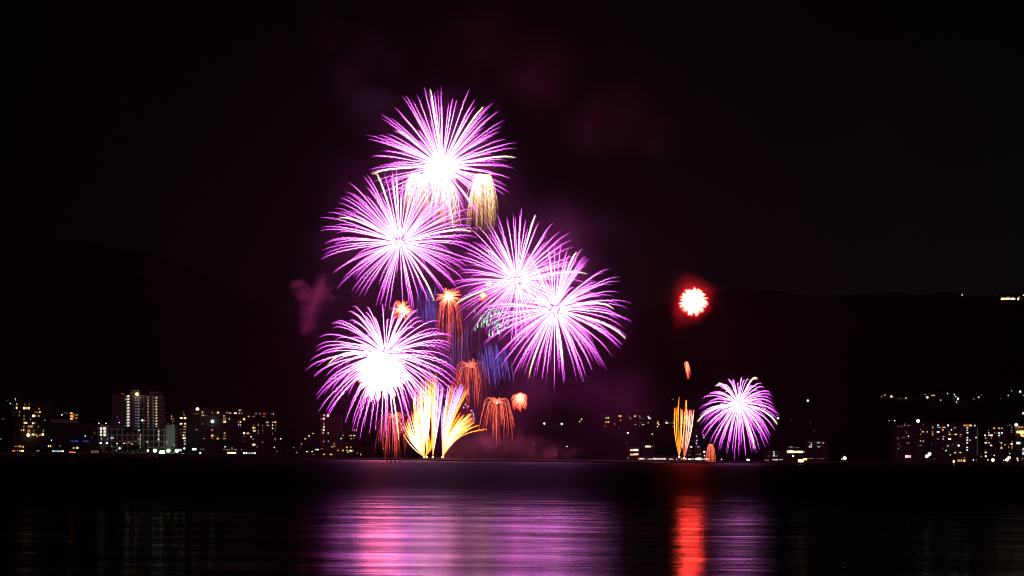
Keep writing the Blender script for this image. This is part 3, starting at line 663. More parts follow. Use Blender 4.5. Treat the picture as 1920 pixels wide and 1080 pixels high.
build_house('house', 'low dark building with four warm windows left of the golden lit tower', 562, 594, 810, 2180, darkw, [(*D1,
 '725,605,3.6,2,o,1;604,686,3.4,2.2,o,1.2;587,686,1.2,2,o,.5;765,856,2.2,2.2,w,1.4;795,856,3.4,2.4,w,2.4;730,931,3,1.6,o,.5;525,815,2,2,p,.15')], deep=12)
build_house('house', 'unlit low building right of the golden lit tower, with two tall yellow doors', 672.5, 700, 838, 2100, darkw, [(*D1, '1415,912,1.2,3.4,y,.3;1467,934,1.4,5.8,y,1;1520,875,3,1.2,o,.1')], deep=12)
E1 = (980, 740, 6.4)
gh = 'houses and blocks on the hillside in the middle right'
build_house(apt, 'leftmost hillside block with two rows of pinkish windows', 1131, 1152, 775, 2560, brown, [(*E1,
 '1000,278,2.2,2.6,w,.5;1027,277,3,3,w,1;1002,328,3.4,2.6,o,.8;1029,328,3,3,o,1.5;975,376,2.4,1.4,p,.3;1000,377,1.8,1.8,p,.3;1103,352,2.4,2,w,.4')], ybase=806, group=gh)
build_house(apt, 'hillside block with an orange top floor window, second from the left', 1153.5, 1172, 774, 2600, brown, [(*E1,
 '1152,256,1.6,2.6,o,.6;1173,257,4,3,o,2;1175,307,2.6,2.6,o,.6;1155,391,1.4,1.4,o,.5')], ybase=806, group=gh)
build_house(apt, 'wide hillside block with small orange and white windows', 1174, 1222, 774, 2580, brown, [(*E1,
 '1268,255,1.4,1.4,w,.3;1293,280,2.6,2,w,.4;1350,258,3.6,2.8,o,2;1405,257,1.6,1.8,w,.4;1412,282,3,1.8,p,.35;1450,285,2,1.2,w,.15;1508,262,3,2.4,w,1.2;1523,284,4.6,2.8,w,1.6;1412,333,1.2,1.2,w,.3;1508,336,3,2.4,w,.25;1352,356,2.2,1.8,o,1.4;1440,356,2,1.8,w,1;1455,359,2.2,1.8,o,1;1400,375,1.2,1.2,w,.4')], ybase=806, group=gh)
build_house(apt, 'hillside block right of the wide one with orange lamps at its foot', 1229, 1265, 782, 2540, brown, [(*E1,
 '1622,314,3.6,1.2,w,.2;1622,337,3.4,3,o,2;1632,360,3.4,2,w,.7;1617,384,2.2,2,w,1.2;1727,312,2.6,1,w,.2;1727,338,4,3.4,w,1.1;1755,338,1.4,1.4,w,.5;1780,340,1.2,1.4,w,.3;1808,338,2,2.4,c,.7;1806,385,2.4,2,o,.6')], ybase=808, group=gh)
build_house('office_building', 'small office with two bright yellowish window bands on the central right shore', 1178, 1200, 838, 1560, darkw, [(*E1,
 '1306,666,5.4,3.4,y,1.6;1325,664,2,2.4,w,1;1358,664,9.6,4,w,1.9;1312,719,7,3,y,1.3;1360,716,9,3.6,y,1.9;1265,762,4,4,w,.07')], deep=12)
build_house('office_building', 'low building with one bright yellowish window band up the slope', 1204, 1228, 832, 1720, darkw, [(*E1,
 '1480,622,3.4,3.2,w,2;1500,622,3,3.6,w,2;1524,622,4.6,3.2,y,2;1560,622,1.4,2.4,w,.2')], ybase=852, deep=12)
FX = (1160, 820, 8)
build_house('terminal_building', 'long low waterfront building with a thin broken band of lit windows', 1196, 1330, 855.5, 1500, darkw, [(*FX,
 '310,320,3.4,2.6,y,1.2;338,320,3.2,3,w,1.5;368,322,4,2.4,y,1.3;390,326,2,2,y,.6;440,324,2.6,1.6,y,.6;470,326,6,1.8,w,.8;525,320,4,3,w,1;552,324,3,2.6,w,1.3;590,322,6,2.8,w,1;640,324,5,2.4,y,1.3;665,324,3,2.6,w,.9;695,322,4,2.6,w,1.3;775,327,5,1.8,w,1;808,328,3.4,1.6,y,.8;'
 '945,324,2,2.6,y,1.3;975,320,3,3,p,1.2;1008,326,3,2,w,1.2;1062,328,6,2.6,w,1.8;1110,324,5,2.6,y,.7;1160,326,4,3,w,2.4;1205,323,8.4,4.6,w,4;1255,326,2.6,2.2,w,1.2;1290,326,3.4,2.4,w,1.5;1328,326,5.2,3,w,2.4;'
 '1085,140,4.4,2.6,w,1.2;1095,148,2.2,1.6,w,2;1195,143,4,1.8,w,.5;935,132,2.4,2,w,.3;1220,254,3,2,w,.35;1180,260,4,1.4,w,.15;1062,264,6,1.2,w,.15;1078,204,4,1.2,w,.12')], deep=14, steps=((1286, 1292, 835), (1303, 1316, 836)))
G1 = (1400, 720, 6.353)
build_house('office_building', 'wide low building with the longest bright white window band, right of the small purple burst', 1470, 1512, 843, 1640, darkw, [(*G1,
 '492,807,4,4.6,y,3;530,807,8,4.8,w,5;580,809,7,4,y,4;630,809,8,4,w,4;660,808,2,4,w,4;685,808,3,3,y,.3;530,752,7,3.4,w,.12;600,757,9,1.6,w,.07')], deep=12, steps=((1476, 1503, 837),))
build_house('office_building', 'dim low building with a small white stairwell and a thin window band', 1434, 1469, 846, 1600, darkw, [(*G1,
 '322,803,4,2.4,w,.5;370,808,2,1.4,c,.2;326,829,2.6,3.4,c,.9;325,856,4.6,2,w,.9;362,858,2.6,1.6,w,.3;262,858,5,1,w,.1;228,910,3.4,2.6,y,.35;255,908,3,1.6,w,.25;318,901,3,2.2,w,.9;352,902,6,2.2,w,.9;400,900,5,1.4,w,.6;425,903,2.4,1.4,w,.3')], deep=12)
build_house(apt, 'dark block with six small bluish windows between the long lit band and the green lamps', 1513, 1552, 826, 1760, grey, [(*G1,
 '750,697,2,1.6,c,.4;774,697,1.8,1.6,c,.4;770,722,2.6,2.4,w,1.3;750,747,2.8,2.6,w,1.6;772,747,2,3,c,1.1;846,698,2,2.4,w,1;862,698,1.8,2.4,c,1;893,700,2,2,y,.2;915,702,1.4,2.8,y,1;843,747,1.4,1.4,c,.4;863,747,2,2.2,w,.9;740,888,8,1.4,p,.25;780,888,4,1.4,p,.4;860,888,6,1,p,.2;905,891,3.4,1.2,p,.45')], group=ga)
H1 = (1640, 720, 6.353)
build_house(apt, 'dimmest block at the left end of the right shore group', 1680, 1714, 797, 1700, grey, [(*H1,
 '280,503,3,1.2,w,.12;320,503,4,1.2,w,.15;360,497,2.4,1.2,w,.3;403,490,3,2,w,.5;403,623,2.4,2.2,c,1.6;404,705,2.2,1.8,c,.4;385,698,1.4,1.4,w,.25;280,655,3,2,w,.06;345,636,6,1,w,.12;270,640,5,1,w,.1;280,770,2,1.2,w,.4;305,742,1.4,1.4,w,.2;280,720,2,3,w,.06;365,560,2,1,w,.1;380,577,1.2,1.2,w,.3;478,680,2.6,2,y,1.4;485,570,1.4,1.8,w,.5;510,570,1.2,1.8,w,.5')], group=ga)
build_house(apt, 'block with two columns of orange and white windows, second in the right shore group', 1716.5, 1741, 800, 1690, grey, [(*H1,
 '550,544,1.6,1.6,w,.4;575,569,4,2.4,o,1.3;547,599,2,2,o,.7;545,678,2,2,y,1;578,681,1.8,2.2,w,.9;625,571,2.2,1.8,w,.8;550,733,1.8,1.6,w,.35;524,733,1.2,1.2,w,.2;580,488,1.2,1,w,.4')], group=ga)
build_house(apt, 'reddish block with an orange stairwell, third in the right shore group', 1742, 1753, 797, 1695, brown, [(*H1,
 '698,517,3,2.8,y,2;698,571,2.6,2,y,.8;696,601,3.2,2.8,o,4;675,572,1.4,1.6,o,.3;670,540,3,1,r,.1;672,600,3,1,r,.1;675,655,3,1,r,.1')], group=ga)
build_house(apt, 'wide block crowded with white and orange windows in the middle of the right shore group', 1754, 1805, 793, 1685, facade('right_tile', (.07, .06, .05)), [(*H1,
 '755,492,3.4,3,w,.9;765,516,6,1.8,w,.35;785,520,1.2,2.4,c,.3;757,571,5,2.6,c,2;755,654,4,1.8,p,.5;817,517,3.4,2.2,o,1.1;838,517,2.2,2,w,.8;812,546,3,3,o,1;802,540,1.2,1.4,o,.5;820,625,3.4,1.6,w,.5;817,655,2.6,1.8,w,.9;873,493,2.6,3.6,c,2.4;915,545,2.2,2.2,w,2;885,572,1.4,1.8,y,.8;893,600,3.4,2.4,o,2.6;'
 '965,600,3.4,2.2,w,2.2;940,604,2,1.6,o,.4;960,520,3.4,1.8,w,.3;940,524,1.4,1,w,.3;1020,602,1.8,1.6,o,1.2;1034,604,1.6,1.4,o,.8;1000,580,1.4,1,o,.4;1018,628,2.2,1.2,w,.25;892,654,5.6,2.8,w,3;870,737,3,1.8,w,.9;815,765,1.2,1.2,w,.4;960,817,3,2.4,y,1.6;1020,817,3,2,y,1.6;902,845,2.2,1.6,w,1.2;930,722,3,1,w,.12')], group=ga)
build_house(apt, 'tall block with an orange lit top corner and a single white window column', 1806, 1838, 794, 1680, grey, [(*H1,
 '1070,494,3,3,o,2;1098,494,1.8,3,o,2;1130,494,3,3,o,3;1148,494,3,3,o,3;1192,495,2.6,2.8,c,1.4;1105,522,2.8,2.6,w,1.6;1103,552,2.6,2,w,1.1;1105,581,3.4,2.4,c,2;1105,638,3,2.4,w,1.6;1103,667,3,2.4,w,1.7;1136,668,2.4,2,c,.9;1103,700,3,2.6,w,1.6;1103,756,3,2.4,w,1.8;1103,787,3,2.4,c,2;1208,638,2.4,2.4,w,1.8;1221,690,.5,52,w,.12;1070,878,2.6,1,y,.8;1165,908,0.8,1,w,.2')], group=ga)
build_house(apt, 'broad block with three columns of mixed windows near the right edge', 1845, 1886, 800, 1690, grey, [(*H1,
 '1423,527,3,2.6,o,2;1483,527,3,2.2,o,2.4;1517,527,2.6,2,o,1.3;1357,553,1.4,1.6,c,.5;1358,582,2,2,w,1.1;1315,611,2.4,2.8,w,2;1360,611,3,2.6,w,1;1391,611,4,3,w,3;1425,583,2,1.6,o,.5;1452,585,3,1.2,p,.4;1483,583,3.2,2.4,c,2.4;1516,583,3,2.4,c,2.4;1483,612,3.4,2.4,w,1.5;1323,643,3.4,1.8,o,.9;1391,643,1.8,1.8,o,.9;1340,671,1.4,1.4,w,.4;'
 '1323,700,4,2.4,w,2;1361,700,2.6,2,y,.9;1388,732,3.4,2.4,w,2.2;1375,715,1.4,1.2,w,.4;1485,640,1.4,1,w,.2;1510,702,2.8,2,c,1.8;1553,722,2.4,2,o,1.3;1510,761,3.2,2.8,o,4;1485,690,1.2,1,w,.4;1510,735,2,1,w,.3;1322,790,1.2,1.2,w,.3;1322,816,3.4,2.6,y,2;1323,860,3,3.2,w,2;1340,812,1.2,1.6,o,.5')], group=ga)
build_house(apt, 'slim block with a speckled column of small yellowish lights near the right edge', 1889, 1902, 795, 1700, darkw, [(*H1,
 '1610,488,1.4,1.6,w,.4;1630,520,2.4,1.8,w,.2;1632,552,2.4,1.8,w,.25;1632,577,2.4,1,y,.3;1630,500,1.6,1,w,.2;1585,500,1,1,w,.3;1595,750,1.8,1.6,y,1;1636,750,2.2,1.6,y,1.1;1632,770,2,1.4,w,.3;1555,637,.8,1,w,.4;1635,690,1.6,1,w,.3;1640,680,1,1.6,y,.3')], group=ga)
build_house('hotel', 'brightly golden lit building cut off by the right edge', 1903, 1932, 799, 1720, plain, [(*H1,
 '1712,512,1.4,3,o,1;1727,512,1.4,3,o,1;1745,512,1.4,3,o,1;1762,514,1.6,3,o,1;1712,572,7,4.4,y,4;1750,574,6,6,y,5;1790,576,8,6.6,y,4;1750,602,5,4,o,3;1765,618,5,3,y,2;1712,703,7,4,c,4;1772,775,3,4,c,1.4;1770,825,3,5,c,1.5;1765,795,2,2,r,2')])
build_house('hotel', 'golden lit hotel high on the dark mountain at the right edge', 1873, 1922, 552, 4880, darkw, [(*(1800, 520, 13.5),
 '1042,548,1.8,2.6,y,5;1058,544,2.2,3.8,y,6;1085,543,2.4,4.2,w,7;1112,545,2.2,3.6,y,6;1140,543,2.6,4,y,6;1190,542,3,3.6,y,6;1206,498,1.8,1.6,o,2;1226,540,2.4,3.8,w,6;1250,542,1.6,3.2,y,5;1246,502,1.4,1.4,w,1.4;1290,543,3,3,y,6;1318,541,2,3.6,w,7;1342,540,2.4,4,w,7;1362,544,1.8,3,y,5;1385,543,2.2,3,y,6;1472,548,3.6,4.4,y,8;1497,502,3.2,1.6,y,.8;1555,546,3.4,.9,r,.8')], ybase=562, deep=25)

# lamps: pole, arm and glowing head; they stand on the shore or on the hill where the photo shows their light
POLE = paint('lamp_post_grey', (.2, .2, .2), .6)
SIZE = {'t': (.5, .6), 's': (.75, 1.1), 'm': (1.15, 1.6), 'l': (1.9, 2.2), 'x': (3.2, 3.0)}
def lamp(x, y, col, size, label, D=None, group=None, name='street_lamp', cat='street lamp'):
    r, st = SIZE[size]
    if D is None:
        g = on_hill(x, y); D = g.y
    p = P(x, y, D); m = D/F; zg = ground_z(x, D)
    if p.z < zg + 2.5: zg = p.z - 2.5
    root = empty(name, (p.x, D, zg), label, cat, group); h = p.z - zg
    MB().lathe([(.22, -2), (.2, .6), (.11, .7), (.08, h + r*m + .5)], .0, .0, 6).box(-.06, .06, -.5, .05, h + r*m + .3, h + r*m + .45).build('pole', POLE, root)
    MB().ball((0, -.3, h), r*m, 10, 8, .92).build('lamp_head', emit(tuple(min(1, q_ + (.25 if size in 'lx' else .08)) for q_ in KEY[col]), st, 'lamp_light'), root, True)
    return root
LS = 2195
gl = 'street lamps along the left shore'
for x, y, c, s_, l in [
 (13.5,848.8,'w','s','small white lamp on the waterline near the left edge'),
 (1.8,823,'w','s','white lamp touching the left edge above the shore'),
 (33,844.5,'c','s','bluish lamp just above the red strip left of the brown tower foot'),
 (69.5,845.5,'c','s','left one of two bluish lamps under the brown tower'),
 (73,845,'c','s','right one of two bluish lamps under the brown tower'),
 (92.3,819.8,'w','t','faint lamp above the white lamp beside the brown tower'),
 (96.5,825.5,'c','m','white lamp between the brown tower and the low hall'),
 (84.3,787.8,'w','s','tiny white lamp high between the brown tower and the low hall'),
 (116,778,'w','m','white lamp above the pale roof band of the low hall'),
 (112.8,836.3,'g','s','pale green lamp before the low hall'),
 (159.8,817.5,'c','m','blue white lamp right of the blue window bands'),
 (147.6,844,'r','m','small red lamp right of the big red light'),
 (185.5,793.5,'g','m','green lamp on the left end of the glazed building roof'),
 (199,793.8,'g','m','green lamp on the right end of the glazed building roof'),
 (188.8,830.8,'w','l','left one of two round white lamps under the glazed building'),
 (200.5,830.8,'w','l','right one of two round white lamps under the glazed building'),
 (219.6,831.8,'y','m','yellow white lamp before the shopping centre, leftmost'),
 (232.8,831.2,'w','m','white lamp before the shopping centre, second from the left'),
 (240.5,829,'w','s','thin white lamp before the shopping centre'),
 (247.5,832.5,'o','m','orange lamp before the shopping centre'),
 (254.8,828,'y','s','yellow lamp right of the orange one before the shopping centre'),
 (276.3,828.6,'y','m','yellow lamp before the shopping centre under its window bands'),
 (261,806.8,'c','m','bluish lamp on the shopping centre wall'),
 (210,837.4,'o','s','small amber lamp left of the dark round tree'),
 (221,837,'o','t','faint amber lamp left of the dark round tree'),
 (224.4,840.6,'w','l','big white lamp left of the dark round tree'),
 (212,844,'g','t','faint greenish lamp low left of the big white lamp'),
 (218,844.6,'y','s','small yellow lamp low under the big white lamp'),
 (247,849,'y','t','faint yellow lamp under the dark round tree'),
 (223.8,792.2,'c','m','bluish white lamp at the left foot of the tallest tower'),
 (267,788.2,'w','l','bright white lamp at the middle of the tallest tower'),
 (271,788.5,'w','s','small lamp touching the bright one at the middle of the tallest tower'),
 (308,783.5,'w','t','faint white lamp between the tallest tower and the orange column'),
 (278,843.8,'g','t','faint green lamp above the leftmost floodlight'),
 (327,833.8,'y','m','yellow lamp above the right floodlight'),
 (345.5,840.8,'w','l','white lamp beside the lit blue white panel'),
 (343,850.6,'y','m','yellow lamp on the waterline right of the floodlights'),
 (375.6,849.6,'y','l','warm white lamp alone on the waterline before the arena'),
 (382.8,822.3,'w','s','small white lamp above the left side of the arena'),
 (422,837.8,'c','m','bluish lamp before the arena roof'),
 (470.8,819,'w','m','white lamp right of the arena'),
 (482,838,'y','s','yellow lamp low right of the arena'),
 (526.5,822.8,'w','m','white lamp right of the long apartment slab'),
 (514.4,838.8,'g','m','green lamp at the right end of the long apartment slab'),
 (519.5,846,'g','s','dim green lamp lower right of the long apartment slab'),
 (551,839.2,'g','s','green lamp in the dark gap right of the long slab'),
 (556.8,848.8,'w','s','small white lamp low in the dark gap right of the long slab'),
 (565.4,832.3,'w','s','white lamp left of the low dark building with warm windows'),
 (579.5,817.5,'w','m','white lamp above the low dark building with warm windows'),
 (575.6,846.8,'g','m','left one of two green lamps before the low dark building'),
 (585.4,846.6,'g','m','right one of two green lamps before the low dark building'),
 (639.5,822.3,'y','m','yellowish lamp right of the golden lit tower'),
 (652.6,847.8,'G','m','emerald green lamp under the lowest left burst'),
 (637.2,855,'w','s','tiny white lamp near the water under the lowest left burst'),
 (719.5,841,'y','s','small yellow lamp inside the left red willow'),
 (741.5,844,'r','m','red lamp at the right side of the left red willow'),
 (771,849.6,'r','s','small red lamp left of the launching platform')]:
    lamp(x, y, c, s_, l, LS if x < 560 else (2080 if x < 700 else 1650), gl)
def flood(x, y, c, st, r, label, D=LS):
    p = P(x, y, D); m = D/F; zg = .6
    root = empty('floodlight', (p.x, D, zg), label, 'floodlight', 'row of dazzling floodlights on the left shore'); h = p.z - zg
    MB().lathe([(.35, -2), (.22, h)], 0, .4, 8).build('mast', POLE, root)
    MB().box(-r*m*.75, r*m*.75, -.05, .35, h - r*m*.6, h + r*m*.6).build('lamp_housing', POLE, root)
    MB().ball((0, -.25, h), r*m, 14, 10, .85).build('lamp_head', emit(KEY[c], st, 'flood_light'), root, True)
flood(277.4, 845, 'g', 7, 2.0, 'smallest and leftmost floodlight of the row')
flood(290.4, 845, 'g', 11, 3.4, 'greenish floodlight left of the brightest one')
flood(304, 848.6, 'c', 15, 5.4, 'brightest and lowest floodlight of the row')
flood(315.8, 845, 'g', 11, 3.4, 'greenish floodlight right of the brightest one')
flood(331.6, 845.4, 'g', 9, 3.2, 'rightmost floodlight beside the lit panel')
for i, (dx, dy, c) in enumerate([(-.6,-5.4,'g'),(-.4,-8,'G'),(.6,-6.8,'c'),(1.6,-4.8,'G')]):
    pass
def panel(x, y, w, h, c, st, label, D, cat='sign', name='lit_sign', zlow=None):
    p = P(x, y, D); m = D/F; zg = ground_z(x, D) if zlow is None else zlow; zg = min(zg, p.z - h*m/2 - .3)
    root = empty(name, (p.x, D, zg), label, cat); q = p.z - zg; W = w*m/2; Hh = h*m/2
    MB().box(-W-.15, W+.15, .03, .35, q-Hh-.15, q+Hh+.15).build('frame', POLE, root)
    MB().box(-W, W, -.05, .027, q-Hh, q+Hh).build('lit_panel', emit(KEY[c], st, 'lit_panel'), root)
    MB().box(-W*.8-.1, -W*.8+.1, .1, .3, -2, q-Hh-.16).build('leg', POLE, root)
    MB().box(W*.8-.1, W*.8+.1, .1, .3, -2, q-Hh-.16).build('leg', POLE, root)
panel(337.5, 843.8, 6.5, 4.4, 'c', .8, 'pale blue lit panel right of the floodlights', LS)
panel(364.3, 842.2, 7.4, 3.8, 'c', 3.2, 'bright blue white lit sign left of the arena', LS)
panel(1700, 855.8, 5, 4.4, 'm', 4, 'violet white lit sign on the right shore', 1600)
panel(1705.6, 855.8, 5, 4.6, 'p', 1.6, 'salmon lit sign right of the violet one on the right shore', 1602)
panel(133.8, 849, 7.6, 3.6, 'r', 5, 'big glowing red sign on the water edge at the left', 2188)
panel(139.5, 848.2, 4, 1.6, 'o', 2, 'small orange sign touching the big red one', 2190)
panel(164, 848.6, 0.9, 1.2, 'w', .3, 'faint tiny lit sign right of the red ones', 2190)
# beacons, lamps on roofs and on the hills
def beacon(x, y, c, s_, D, label): lamp(x, y, c, s_, label, D, 'lamps on the roofs', 'roof_lamp', 'roof lamp')
for a in [(228.8,737.6,'r','s',2305,'left one of two red beacons on the tallest tower'),(231.8,739.3,'r','s',2306,'right one of two red beacons on the tallest tower'),
 (257,739,'o','x',2296,'big orange lamp on the roof of the tallest tower'),(370.3,767,'o','x',2286,'big orange lamp on the roof corner of the dark apartment slab'),
 (28.8,747,'c','s',2238,'cyan lamp on the roof of the brown apartment tower'),(29,750,'w','s',2236,'small white lamp under the cyan one on the brown apartment tower'),
 (53.2,815.8,'y','x',2236,'huge yellow lamp low on the brown apartment tower'),(398.4,790,'c','x',2286,'large blue white lamp on the front of the dark apartment slab'),
 (233.8,797.5,'b','s',2298,'tiny blue lamp at the foot of the bright stair column'),
 (1905.3,796.5,'o','x',1716,'big orange lamp above the golden lit building at the right edge'),
 (1896.6,832.5,'o','l',1696,'orange lamp low on the slim speckled block'),
 (1797.3,835.4,'w','l',1682,'white lamp low on the crowded wide block'),(1773.8,844.6,'c','m',1682,'bluish lamp at the foot of the crowded wide block'),
 (1746.5,832.6,'w','t',1684,'faint lamp left of the crowded wide block')]: beacon(*a)
gc = 'lamps on the dark slope in the middle'
for x, y, c, s_, l in [
 (1020.6,794.2,'g','l','leftmost of the green lamps high on the middle slope'),(1053.2,794.8,'g','l','second green lamp from the left high on the middle slope'),
 (1087,790.5,'g','m','lower one of a close pair of green lamps on the middle slope'),(1090.5,785.9,'g','m','upper one of a close pair of green lamps on the middle slope'),
 (1063.2,837,'g','m','yellowish green lamp lower on the middle slope'),(1059.6,837.4,'y','t','faint spark left of the yellowish green lamp'),(1042,852.6,'G','s','tiny emerald lamp near the water in the middle'),
 (999.8,831.4,'w','s','small white lamp right of the red dome willow'),(1005,831.6,'w','t','faint lamp right of the small white one'),(1110.3,837.6,'w','t','faint white lamp low on the middle slope'),
 (967,813,'w','t','faint blue white lamp under the red tassel'),
 (1177.2,811,'w','l','white lamp under the hillside blocks'),(1175.2,831.5,'w','s','small white lamp above the yellowish window bands'),(1223,814,'c','m','bluish lamp right under the hillside blocks'),
 (1204,830,'w','t','faint lamp left of the upper lit band'),(1127.6,779.4,'w','s','small white lamp left of the hillside blocks'),(1149.5,802.6,'o','s','left orange lamp below the hillside blocks'),
 (1165.3,803,'y','s','right orange lamp below the hillside blocks'),(1181.8,791.8,'w','m','white lamp in front of the wide hillside block'),
 (1235.8,804,'o','m','small orange lamp left of the very bright one'),(1242.5,804.2,'o','x','very bright orange lamp left of the golden fountain'),
 (1262,748.6,'w','s','lone white lamp left of the golden fountain top'),(1253,738,'w','t','faint lone lamp above left of the golden fountain'),
 (1307,840.8,'w','s','small white lamp right of the pink white fountain')]: lamp(x, y, c, s_, l, None, gc)
for a in [(1320.5,847.2,'w','l','large white lamp left of the orange red willow',1480),(1320.8,854.6,'w','m','smaller white lamp under the large one left of the orange red willow',1478),(1352.8,861.5,'w','m','white lamp right of the orange red willow',1478),
 (1401.5,862,'w','l','left one of two white lamps under the small purple burst',1478),(1404,862.4,'w','l','right one of two white lamps under the small purple burst',1478),
 (1268.8,861,'p','m','reddish white lamp on the small launching platform shore',1470),(1241.5,859,'c','s','bluish lamp on the long waterfront building',1476)]:
    lamp(a[0], a[1], a[2], a[3], a[4], a[5], 'lamps along the middle right shore')
gr2 = 'lamps scattered over the right hillside'
for x, y, c, s_, l in [
 (1514.5,751,'c','l','bright white lamp alone on the dark slope right of the small purple burst'),(1459,784.2,'g','l','green lamp touching the right side of the small purple burst'),(1455.8,778.6,'w','s','white lamp above the green one beside the small purple burst'),
 (1484,788.4,'g','s','dim green lamp right of the small purple burst'),(1526.4,806.8,'y','s','small yellowish lamp on the dark slope'),(1519.8,792.4,'w','t','faintest lamp on the dark slope'),
 (1653,743.6,'c','s','leftmost small bluish lamp of the hillside row'),(1659.3,740.6,'o','m','small orange lamp, second in the hillside row'),(1671.5,743.4,'o','l','large orange lamp near the left end of the hillside row'),
 (1698.6,746.3,'y','m','warm white lamp, fourth in the hillside row'),(1684,747,'w','t','left faint lamp before the warm white one in the row'),(1690,747,'w','t','right faint lamp before the warm white one in the row'),
 (1738.8,745.2,'g','l','large green lamp in the hillside row'),(1734.8,739.6,'c','s','small bluish lamp above the large green one'),(1748,741.6,'o','m','left one of two joined orange lamps in the hillside row'),(1751.8,741.2,'o','m','right one of two joined orange lamps in the hillside row'),
 (1776.6,737.6,'o','m','orange lamp above the middle of the hillside row'),(1763.8,750.2,'o','m','orange lamp below the middle of the hillside row'),
 (1789.4,739.8,'c','m','uppermost of the cluster of cyan lamps'),(1792,743.6,'c','m','second cyan lamp of the cluster from the top'),(1796.2,747.4,'c','l','brightest cyan lamp of the cluster'),(1788,747.4,'w','t','faint white lamp left of the cyan cluster'),(1793.5,753.8,'c','m','lowest cyan lamp of the cluster'),(1796.6,757.2,'r','t','faint red lamp under the cyan cluster'),
 (1835.2,744.8,'c','m','cyan lamp right of the cluster, alone'),(1826,748.2,'w','s','small white lamp left of the lone cyan one'),(1839.6,740.4,'o','s','small orange lamp above the lone cyan one'),
 (1875.5,746.8,'w','t','faint lamp before the right end of the hillside row'),(1890.4,741.6,'o','m','orange lamp near the right end of the hillside row'),(1897,733,'w','s','small white lamp, top of the right end of the hillside row'),(1912.8,734.2,'c','l','bright cyan lamp near the right edge'),(1918.5,741,'c','s','cyan lamp touching the right edge'),
 (1918.6,775,'c','l','large cyan white lamp at the right edge below the row'),(1666.8,789,'w','s','small white lamp left of the bright one above the blocks'),(1677.4,788.8,'y','m','yellowish lamp left of the bright one above the blocks'),(1721.4,789.2,'w','x','very bright white lamp above the right shore blocks'),(1696.3,795,'w','s','white lamp at the roofs below the very bright one'),
 (1804,553,'w','m','lone white lamp high on the mountain'),(1583.5,553.6,'w','t','faint lamp left one high on the mountain'),(1611.5,558,'w','t','faint lamp right one high on the mountain'),(1919,553.5,'w','m','white lamp on the mountain at the right edge')]: lamp(x, y, c, s_, l, None, gr2)
for a in [(1578.4,860.6,'w','m','left smaller lamp of the greenish pair on the right shore'),(1583.8,859,'g','x','large greenish white lamp on the right shore'),(1580.8,855.4,'g','s','small green lamp above the greenish pair'),
 (1737.6,855.4,'w','x','larger lower one of two dazzling white lamps on the right shore'),(1742.8,851.2,'c','x','upper right one of two dazzling white lamps on the right shore'),(1752.3,860,'c','t','faint bluish lamp right of the dazzling pair'),
 (1487,855,'c','l','round white lamp under the longest lit band'),(1825.2,862.4,'w','m','white lamp below the block with the single window column'),(1830.5,862.6,'c','t','faint lamp beside the white one below that block'),(1839.6,855.4,'w','s','small white lamp in the gap before the broad block'),
 (1852.2,862.4,'y','m','yellow lamp left of the big amber one'),(1861.4,862.6,'o','x','big amber lamp on the right shore'),(1864,854,'y','m','yellowish lamp above the big amber one'),(1882,862.8,'y','m','small yellow lamp left of the red lights'),
 (1887.8,862,'p','x','whitish lower left one of two big red lamps near the right edge'),(1891.8,858,'r','x','upper right one of two big red lamps near the right edge'),(1893,850.4,'p','m','pinkish lamp above the big red lamps'),
 (1907.4,859.8,'r','l','red lamp right of the pair of big red ones'),(1908.4,863.3,'y','m','yellow lamp under the rightmost red one'),(1917.4,860,'c','s','small cyan lamp at the right edge on the shore')]:
    lamp(a[0], a[1], a[2], a[3], a[4], 1590, 'lamps along the right shore')

# things on the water
hull_m = paint('dark_hull', (.04, .04, .045), .5); deck_m = paint('deck_wood', (.12, .08, .05), .8, .3, .8)
def boat(x, y, wpx, c, st, label, lights, D=None):
    D = D or depth_on_water(x, y) ; m = D/F; a, _ = ray(x, y)
    root = empty('boat', (a*m, D, 0), label, 'boat', 'boats on the lake'); L = wpx*m/2
    v = []; f = []; n = 10
    for i in range(n+1):
        t = -1 + 2*i/n; w = 1.5*(1 - abs(t)**3)*.98 + .03; sh = .35*abs(t)**2.5
        v += [(t*L*1.12, -w, .9+sh), (t*L*1.02, -w*.55, -.35), (t*L*1.02, w*.55, -.35), (t*L*1.12, w, .9+sh)]
    for i in range(n):
        for k in range(3): f.append((i*4+k, (i+1)*4+k, (i+1)*4+k+1, i*4+k+1))
        f.append((i*4+3, (i+1)*4+3, (i+1)*4, i*4))
    mesh_obj('hull', v, f, hull_m, root)
    MB().box(-L*.8, L*.8, -1.1, 1.1, .95, 1.0+.1).build('deck', deck_m, root)
    MB().box(-L*.84, L*.84, -1.3, 1.3, 3.0, 3.2).build('roof', hull_m, root)
    for (u0, u1, cc, ss) in lights:
        MB().box(u0*L, u1*L, -1.05, -.95, 1.25, 2.8).build('window', emit(KEY[cc], ss, 'lit_window'), root)
    MB().box(-L*.78, L*.78, -.94, 1.0, 1.1, 2.99).build('cabin', deck_m, root)
    MB().lathe([(.06, 3.2), (.04, 5.6)], L*.4, 0, 6).build('mast', POLE, root)
boat(1501.5, 870.5, 14, 'o', 6, 'pleasure boat with a glowing orange white cabin on the right', [(-.76,-.3,'y',5),(-.28,.25,'w',6),(.27,.75,'o',5)])
boat(1788, 871.5, 6, 'o', 6, 'small boat with one orange light before the right shore blocks', [(-.6,.5,'o',9)])
boat(109, 851.5, 28, 'c', 1, 'long boat with pale green and white windows at the left shore', [(-.76,-.55,'g',.9),(-.52,-.3,'c',.5),(-.27,-.05,'G',.6),(-.02,.12,'c',.8),(.14,.4,'c',.5),(.42,.56,'w',.8),(.58,.78,'y',1.6)], D=2150)
